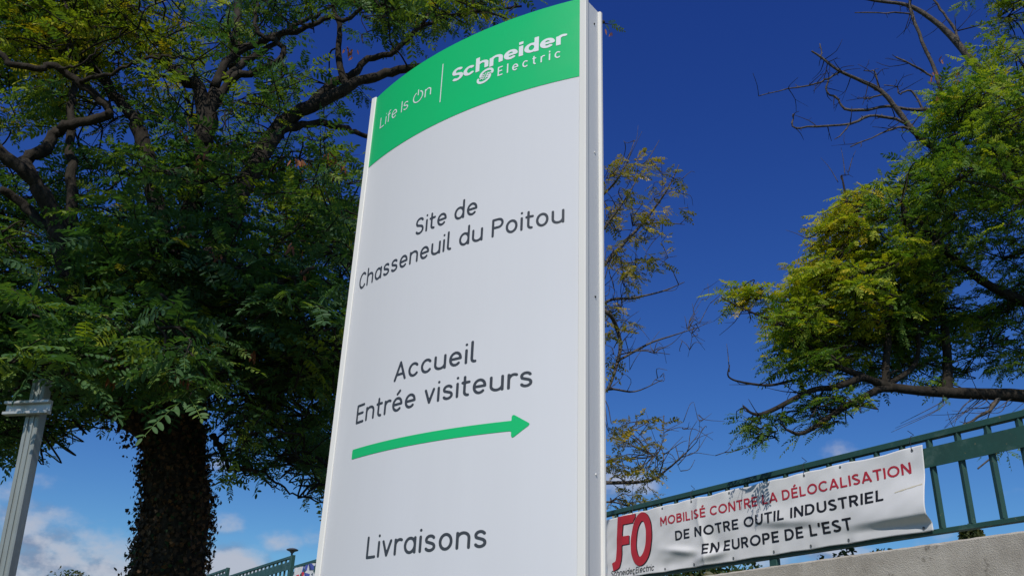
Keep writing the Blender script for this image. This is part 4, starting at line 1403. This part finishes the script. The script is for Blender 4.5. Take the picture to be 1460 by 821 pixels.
# --- the tree on the right, behind the railing
def right_tree():
    T = Tree(23)
    r = T.rng
    base = at(1690, 640, 9.6); base[2] = 2.75
    root = empty('locust_tree', tuple(base), 'yellowing locust tree with bare dead branches above the right end of the railing', 'tree')
    T.tube([base + (0, 0, -.1), base + (-.03, 0.02, 1.0), base + (-.1, 0, 1.9), base + (-.05, .1, 3.2), base + (-.15, .2, 5.0), base + (-.1, .3, 7.0)], 0.26, 0.10, sides=14, part='trunk', wob=0.01)
    fork = base + np.array([-.1, 0, 1.55])
    BACK = 0.5

    def L(pts, r0, r1, **kw):
        return T.px_limb([(p[0], p[1], p[2] + BACK) for p in pts], r0, r1, **kw)

    def from_trunk(h, pts, r0, r1, **kw):
        P = [base + np.array([-.06, 0.02, h])] + [at(p[0], p[1], p[2] + BACK) for p in pts]
        return T.tube(P, r0, r1, **kw)
    from_trunk(1.3, [(1560, 572, 9.4), (1460, 564, 9.3), (1351, 559, 9.2), (1273, 552, 9.1), (1219, 532, 9.0), (1180, 518, 8.95), (1150, 508, 8.9)], 0.115, 0.014, sides=10, pw=0.75)
    L([(1275, 553, 9.1), (1249, 557, 9.05), (1195, 586, 8.9), (1146, 617, 8.8), (1120, 612, 8.75)], 0.05, 0.012, sides=7)
    L([(1230, 538, 9.0), (1190, 552, 8.95), (1156, 557, 8.9), (1098, 586, 8.8), (1075, 590, 8.75), (1059, 578, 8.75)], 0.042, 0.010, sides=7)
    L([(1146, 560, 8.9), (1137, 542, 8.9), (1098, 549, 8.85), (1060, 545, 8.8), (1039, 537, 8.75), (1040, 520, 8.75)], 0.020, 0.006, sides=6)
    L([(1263, 552, 9.1), (1263, 518, 9.15), (1266, 470, 9.2), (1250, 420, 9.2), (1225, 360, 9.2), (1210, 300, 9.2), (1200, 250, 9.2)], 0.05, 0.010, sides=7)
    L([(1180, 518, 8.95), (1160, 500, 8.9), (1130, 470, 8.8), (1095, 455, 8.7), (1060, 440, 8.65), (1030, 425, 8.6)], 0.02, 0.006, sides=6)
    L([(1263, 550, 9.1), (1300, 525, 9.3), (1310, 490, 9.3), (1300, 440, 9.3), (1260, 380, 9.3)], 0.035, 0.010, sides=6)
    L([(1351, 559, 9.2), (1350, 500, 9.5), (1340, 430, 9.6), (1310, 360, 9.5), (1290, 300, 9.4), (1265, 260, 9.4)], 0.06, 0.012, sides=7)
    from_trunk(2.4, [(1560, 470, 9.8), (1460, 430, 9.8), (1400, 400, 9.7), (1340, 350, 9.6), (1300, 300, 9.5)], 0.10, 0.02, sides=9)
    from_trunk(3.2, [(1580, 330, 9.7), (1460, 262, 9.6), (1400, 240, 9.5), (1364, 225, 9.4), (1329, 209, 9.3), (1300, 184, 9.2), (1278, 155, 9.15), (1256, 130, 9.1), (1225, 114, 9.1), (1196, 101, 9.0), (1171, 82, 9.0), (1157, 73, 9.0)], 0.10, 0.011, sides=8, part='dead_branches', knob=.25, pw=0.55)
    from_trunk(4.4, [(1560, 190, 9.7), (1460, 150, 9.6), (1420, 120, 9.5), (1392, 95, 9.5), (1358, 54, 9.5), (1329, 28, 9.5), (1294, 8, 9.5), (1247, 1, 9.5), (1200, -8, 9.5)], 0.12, 0.014, sides=9, part='dead_branches', knob=.2, pw=0.6)
    n_live = len(T.nodes)
    D = dict(part='dead_branches', sides=6, knob=0.45, sub=3, wob=0.006)
    L([(1171, 82, 9.0), (1171, 74, 9.0), (1169, 63, 9.0)], 0.011, 0.006, **D)
    L([(1198, 102, 9.05), (1182, 112, 9.0), (1164, 119, 9.0), (1123, 127, 8.95), (1081, 137, 8.9)], 0.014, 0.006, **D)
    L([(1360, 165, 9.4), (1339, 157, 9.35), (1307, 157, 9.3), (1266, 152, 9.25), (1237, 157, 9.2), (1204, 156, 9.2), (1196, 142, 9.2), (1179, 131, 9.15), (1182, 111, 9.1)], 0.026, 0.010, **D)
    L([(1300, 184, 9.2), (1294, 177, 9.2), (1266, 168, 9.1), (1240, 166, 9.05), (1212, 177, 9.0), (1164, 180, 8.95), (1133, 182, 8.9), (1130, 174, 8.9), (1131, 166, 8.9)], 0.024, 0.008, **D)
    L([(1212, 177, 9.0), (1207, 184, 9.0), (1190, 199, 8.95)], 0.011, 0.006, **D)
    L([(1300, 183, 9.2), (1280, 182, 9.1), (1256, 191, 9.05), (1213, 208, 9.0)], 0.016, 0.007, **D)
    L([(1318, 158, 9.3), (1310, 145, 9.3), (1301, 131, 9.3), (1290, 131, 9.3), (1282, 134, 9.3), (1280, 124, 9.3), (1260, 122, 9.3)], 0.017, 0.006, **D)
    L([(1257, 131, 9.1), (1250, 114, 9.1), (1245, 101, 9.1), (1232, 102, 9.1)], 0.013, 0.006, **D)
    L([(1258, 135, 9.1), (1240, 140, 9.1), (1232, 140, 9.1)], 0.012, 0.008, **D)
    L([(1345, 140, 9.4), (1328, 89, 9.4), (1310, 47, 9.4), (1299, 19, 9.4), (1297, 0, 9.4), (1290, -40, 9.4)], 0.028, 0.016, **D)
    L([(1298, 20, 9.4), (1263, 18, 9.4), (1218, 19, 9.4)], 0.012, 0.007, **D)
    L([(1330, 110, 9.4), (1316, 101, 9.4), (1294, 90, 9.3), (1277, 82, 9.3)], 0.015, 0.010, **D)
    L([(1366, 60, 9.5), (1362, 44, 9.5), (1345, 19, 9.5), (1332, 0, 9.5), (1320, -30, 9.5)], 0.022, 0.012, **D)
    L([(1425, 218, 9.0), (1445, 205, 8.95), (1453, 193, 8.9)], 0.016, 0.011, **D)
    L([(1424, 566, 9.25), (1410, 585, 9.2), (1385, 600, 9.2), (1360, 612, 9.2)], 0.03, 0.006, **D)
    keep_nodes = T.nodes
    T.nodes = keep_nodes[n_live:]
    T.twiglets(60, 'dead_branches', 0.03, 0.03, 0.11)
    T.nodes = keep_nodes
    T.twiglets(150, 'twigs', 0.03, 0.12, 0.5)
    for k in range(16):       # bare twigs round the lower right limb
        x = r.uniform(1340, 1470); y0 = 566
        L([(x, y0, 9.25), (x - r.uniform(5, 30), y0 + r.uniform(8, 22), 9.2 + r.uniform(-.2, .2)), (x - r.uniform(20, 80), y0 + r.uniform(15, 50), 9.2 + r.uniform(-.3, .3))], 0.006, 0.002, part='dead_branches', sides=4, knob=0)
    for (x, y, dx, dy) in ((1205, 250, -6, -40), (1195, 260, -25, -35), (1160, 370, -18, -30), (1130, 450, -45, -22), (1150, 340, -30, -12), (1040, 530, -4, -40), (1210, 245, 10, -30)):
        L([(x, y, 9.1), (x + dx * .5, y + dy * .6, 9.1), (x + dx, y + dy, 9.1)], 0.006, 0.002, part='dead_branches', sides=4, knob=0)

    gaps = [(1405, 330, 16, 10), (1350, 335, 8, 8), (1420, 420, 8, 7), (1330, 460, 10, 8), (1395, 60, 24, 30), (1400, 20, 22, 14), (1385, 420, 10, 14), (1360, 405, 8, 10), (1440, 470, 12, 8), (1310, 275, 10, 8), (1300, 540, 20, 10), (1350, 535, 14, 9), (1400, 535, 16, 10)]

    def ingap(x, y):
        return any(((x - a) / c) ** 2 + ((y - b) / d) ** 2 < 1 for a, b, c, d in gaps)
    crown = [(1390, -20), (1372, 20), (1400, 90), (1340, 100), (1322, 175), (1310, 215), (1290, 262), (1225, 262), (1200, 246), (1190, 290), (1165, 320), (1160, 370), (1135, 395), (1115, 420), (1120, 450), (1100, 500), (1120, 525), (1165, 520), (1180, 545), (1260, 545), (1330, 555), (1460, 560), (1700, 560), (1900, 300), (1800, -300), (1420, -300)]

    def add(n, box, dep, tintf, leafL=0.20, poly=crown, g=True, nl=10, ln=0.42, clump=5, spread=0.24):
        T.fill_sprays(n, box, dep, tintf, poly, ingap if g else (lambda x, y: False), base, leafL, nl, ln, 0.35, clump, spread)

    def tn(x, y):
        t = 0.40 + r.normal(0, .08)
        t += 0.40 * math.exp(-((x - 1190) / 115) ** 2 - ((y - 350) / 140) ** 2)  # sun on the left side of the crown, painted as yellower leaves
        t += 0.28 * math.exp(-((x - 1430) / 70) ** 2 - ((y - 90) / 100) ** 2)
        t -= 0.14 * math.exp(-((x - 1400) / 110) ** 2 - ((y - 430) / 130) ** 2)  # shade at the lower right, painted as darker leaves
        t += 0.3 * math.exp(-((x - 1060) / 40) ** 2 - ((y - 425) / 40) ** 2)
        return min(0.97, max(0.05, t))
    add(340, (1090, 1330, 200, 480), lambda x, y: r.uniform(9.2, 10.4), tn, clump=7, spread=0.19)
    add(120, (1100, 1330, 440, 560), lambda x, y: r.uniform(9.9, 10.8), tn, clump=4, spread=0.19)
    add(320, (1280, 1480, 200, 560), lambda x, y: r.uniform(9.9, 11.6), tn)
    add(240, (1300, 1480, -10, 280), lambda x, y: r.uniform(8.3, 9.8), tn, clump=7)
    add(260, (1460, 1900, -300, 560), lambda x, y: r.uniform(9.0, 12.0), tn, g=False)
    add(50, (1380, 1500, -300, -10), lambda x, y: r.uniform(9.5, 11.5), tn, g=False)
    tuft = [(1035, 410), (1075, 402), (1092, 430), (1060, 448), (1030, 440)]
    add(15, (1025, 1095, 400, 450), lambda x, y: r.uniform(9.3, 9.5), tn, 0.21, tuft, False, 6, 0.25, 2, 0.08)
    add(115, (1090, 1200, 330, 540), lambda x, y: r.uniform(9.2, 9.9), tn, 0.2, [(1165, 330), (1200, 330), (1200, 530), (1150, 535), (1110, 515), (1095, 490), (1105, 440), (1130, 400)], False, 9, 0.36, 3, 0.16)
    hang = [(1060, 590), (1110, 590), (1165, 560), (1250, 560), (1240, 580), (1170, 615), (1120, 605), (1080, 640), (1065, 620)]
    add(50, (1055, 1260, 555, 645), lambda x, y: r.uniform(9.3, 9.9), lambda x, y: 0.34 + r.normal(0, .08), 0.18, hang, False, 6, 0.3, 2, 0.12)
    add(14, (1090, 1200, 500, 560), lambda x, y: r.uniform(9.2, 9.8), tn, 0.18, [(1090, 500), (1200, 500), (1200, 560), (1100, 545)], False, 6, 0.3, 2, .12)
    for x, y, Y in ((1335, 110, 9.2), (1330, 120, 9.2), (1338, 142, 9.15), (1335, 135, 9.2), (1364, 108, 9.2), (1417, 155, 9.0), (1365, 120, 9.2), (1457, 130, 9.0), (1340, 88, 9.2)):
        T.pod_cluster(at(x, y - 5, Y), 6, 0.085)
    # hanging leaves behind the railing
    for x, y in ((1415, 640), (1432, 645), (1448, 640), (1345, 575)):
        T.spray(at(x, y - 12, 9.4), np.array([0.1, 0, -1.0]), n=3, length=0.12, leafL=0.15, tint=0.3, attach=False)
    L([(1460, 630, 9.4), (1430, 640, 9.4), (1410, 655, 9.4), (1394, 668, 9.4)], 0.012, 0.009, part='dead_branches', sides=5)
    T.build_wood('trunk', M['bark'], root)
    T.build_wood('limbs', M['bark'], root)
    T.build_wood('twigs', M['bark'], root)
    T.build_wood('dead_branches', M['dead_wood'], root)
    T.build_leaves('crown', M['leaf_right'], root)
    T.build_pods('seed_pod_cluster', M['pod'], root)


right_tree()


# --- the thin tree behind the sign
def thin_tree():
    T = Tree(31)
    r = T.rng
    base = at(745, 800, 15.5); base[2] = 2.75
    root = empty('thin_tree', tuple(base), 'thin half bare tree with yellow leaves and fine twigs behind the sign', 'tree')
    T.tube([base + (0, 0, -.1), at(752, 740, 15.5), at(756, 640, 15.5), at(762, 540, 15.4), at(770, 440, 15.4), at(775, 340, 15.4), at(790, 230, 15.4), at(800, 150, 15.4)], 0.20, 0.03, sides=10, part='trunk')
    L = T.px_limb
    Y = 15.0
    limbs = [([(760, 560), (810, 470), (845, 400), (867, 371), (918, 316), (952, 269), (968, 235)], .06, .008),
             ([(914, 320), (945, 318), (976, 320)], .018, .006),
             ([(770, 500), (830, 460), (867, 429), (901, 425), (945, 415), (976, 402)], .04, .006),
             ([(775, 440), (840, 440), (867, 446), (881, 473), (884, 500), (870, 548), (850, 570)], .045, .02),
             ([(880, 515), (925, 490), (960, 478), (997, 466)], .022, .006),
             ([(760, 610), (820, 575), (867, 555), (905, 558), (945, 541)], .035, .006),
             ([(884, 505), (915, 500), (955, 505)], .012, .005),
             ([(756, 690), (820, 690), (867, 688), (925, 685), (952, 668), (975, 648), (993, 630)], .04, .006),
             ([(940, 676), (946, 655), (944, 640)], .012, .006),
             ([(775, 340), (830, 300), (868, 270), (890, 240), (905, 200)], .04, .006),
             ([(775, 400), (840, 350), (880, 300), (900, 270), (940, 200)], .035, .005),
             ([(867, 371), (905, 375), (965, 365)], .012, .004),
             ([(756, 700), (820, 720), (870, 715), (910, 725)], .03, .006)]
    for pts, a, b in limbs:
        L([(x, y, Y + r.uniform(-.3, .3)) for x, y in pts], a * 1.1, b, sides=6, knob=.25)
    for k in range(190):
        i = r.integers(len(T.nodes))
        p, rr_ = T.nodes[i]
        if rr_ > 0.06:
            continue
        d = unit(np.array([0.5, -0.1, 0.6]) + r.normal(0, 0.6, 3))
        ln = r.uniform(0.2, 0.6)
        T.tube([p, p + d * ln * .5 + r.normal(0, .06, 3), p + d * ln + r.normal(0, .1, 3)], 0.008, 0.003, sides=4, part='twigs', nodes=True, sub=3)
    for (x0, x1, y0, y1, n) in ((865, 970, 225, 310, 34), (862, 960, 305, 400, 38), (862, 900, 400, 520, 20), (866, 955, 600, 725, 60), (600, 860, 120, 720, 120), (862, 900, 230, 330, 16)):
        for k in range(n):
            x = x0 + (x1 - x0) * r.beta(1.0, 1.6)
            P = at(x, r.uniform(y0, y1), Y + r.uniform(-.7, .7))
            T.spray(P, np.array([0.6, 0, 0.1]) + r.normal(0, .6, 3), n=5, length=0.22, leafL=0.19, tint=0.62 + r.normal(0, .2), maxd=4.0)
    T.build_wood('trunk', M['bark'], root)
    T.build_wood('limbs', M['dead_wood'], root)
    T.build_wood('twigs', M['dead_wood'], root)
    T.build_leaves('crown', M['leaf_sparse'], root, pairs=5, lw=0.5, lscale=0.27)


thin_tree()


# ------------------------------------------------------------------ background plants
def leafy_mound(name, label, cat, top, Y, wpx, mname, n, size, kind='round', group=None, seed=1, dens=None):
    """a plant whose top shows at the photograph point top; grows from the terrace"""
    r = np.random.default_rng(seed)
    tp = at(top[0], top[1], Y)
    g = 2.75
    base = np.array([tp[0], tp[1], g])
    H = tp[2] - g
    dcam = Y * math.cos(PITCH) + (tp[2] - 1.6) * math.sin(PITCH)
    Wd = wpx / FPX * dcam / 2
    root = empty(name, tuple(base), label, cat, group)
    wood = MB()
    v, f = tube_geo(smooth_path([base, base + (0.02, 0, H * .4), base + (0, 0, H * .9)], 4), list(np.linspace(0.05 * H + .01, 0.01, 9)), 6)
    mesh('trunk' if kind == 'cone' else 'stem', v, f, M['bark'], root)
    V, lo, st, to, ti = [], [], [], [], []
    for k in range(n):
        if kind == 'cone':
            u = r.random() ** 1.3
            h = H * (0.02 + 0.98 * u)
            R = Wd * (1 - u) ** 0.5 * (0.8 + 0.2 * math.sin(h * 9)) + 0.05
            a = r.uniform(0, 2 * math.pi)
            q = math.sqrt(r.random())
            c = base + np.array([math.cos(a) * R * q, math.sin(a) * R * q, h - 0.12 * R * q])
        elif kind == 'stems':
            a = r.uniform(-1, 1)
            h = H * r.random()
            c = base + np.array([a * Wd * (0.3 + 0.7 * h / H), r.normal(0, .3) * Wd, h * (1 - 0.35 * a * a)])
        else:
            d = unit(r.normal(0, 1, 3))
            q = r.random() ** 0.4
            lump = 1 + 0.28 * math.sin(5 * d[0] + seed) * math.sin(6 * d[2] + 2 * d[1] + seed)
            c = base + np.array([d[0] * Wd * q * lump, d[1] * Wd * q * lump, H * .5 + d[2] * H * .5 * q * min(lump, 1.0)])
        ax = unit(r.normal(0, 1, 3) + (np.array([0, 0, 0.3])))
        bx = unit(np.cross(ax, r.normal(0, 1, 3)))
        s_ = size * r.uniform(.6, 1.3)
        b = len(V)
        for (x, y) in ((-.5, 0), (-.1, .24), (.3, .18), (.55, 0), (.3, -.18), (-.1, -.24)):
            V.append(c + ax * x * s_ + bx * y * s_)
        st.append(len(lo)); to.append(6); lo += list(range(b, b + 6)); ti.append(r.random())
    raw_mesh('foliage', V, lo, st, to, M[mname], root, ti)


leafy_mound('conifer_tree', 'small dark conifer top rising behind the wall at the right', 'tree', (1383, 750), 24, 130, 'needle', 9000, 0.15, 'cone', seed=2)
leafy_mound('shrub', 'low rounded shrub showing over the wall under the words DE L’EST', 'shrub', (1212, 777), 13, 78, 'shrub', 1500, 0.09, 'round', 'shrubs behind the retaining wall', 3)
leafy_mound('shrub', 'small green shrub over the wall at the right of the rounded one', 'shrub', (1256, 776), 14, 60, 'shrub', 1100, 0.09, 'round', 'shrubs behind the retaining wall', 4)
leafy_mound('shrub', 'upright leafy shoot over the wall just right of the railing post', 'shrub', (1168, 784), 11.6, 14, 'shrub', 120, 0.07, 'stems', 'shrubs behind the retaining wall', 5)
leafy_mound('shrub', 'loose leafy shrub under the banner just left of the railing post', 'shrub', (1072, 799), 13, 60, 'shrub', 520, 0.09, 'stems', 'shrubs behind the retaining wall', 6)
leafy_mound('shrub', 'brownish dense bush under the banner left of the concrete wall end', 'shrub', (1000, 798), 14, 190, 'shrub', 4200, 0.10, 'round', 'shrubs behind the retaining wall', 7)
leafy_mound('treetop', 'distant feathery treetop low at the left between the post and the trunk', 'tree', (105, 812), 42, 95, 'shrub', 6000, 0.13, 'stems', None, 8)


def far_lamp():
    Y = 34
    top = at(417, 783, Y)
    base = np.array([top[0], top[1], 2.75])
    root = empty('street_lamp', tuple(base), 'distant street lamp with a flat disc head above the far railing', 'lamp')
    v, f = tube_geo([base, base + (0, 0, (top[2] - 2.75) * .5), top - (0, 0, .1)], [0.06, 0.05, 0.035], 10)
    mesh('lamp_pole', v, f, M['lamp'], root, True)
    k = 20
    V, F = [], []
    prof = [(0.05, -0.12), (0.09, -0.07), (0.20, -0.03), (0.215, 0.0), (0.12, 0.04), (0.02, 0.06)]
    for rr_, z in prof:
        for i in range(k):
            V.append(top + np.array([rr_ * math.cos(2 * math.pi * i / k), rr_ * math.sin(2 * math.pi * i / k), z]))
    for j in range(len(prof) - 1):
        for i in range(k):
            F.append((j * k + i, j * k + (i + 1) % k, (j + 1) * k + (i + 1) % k, (j + 1) * k + i))
    F += [tuple(range(k - 1, -1, -1)), tuple((len(prof) - 1) * k + i for i in range(k))]
    mesh('lamp_head', V, F, M['lamp'], root)


far_lamp()
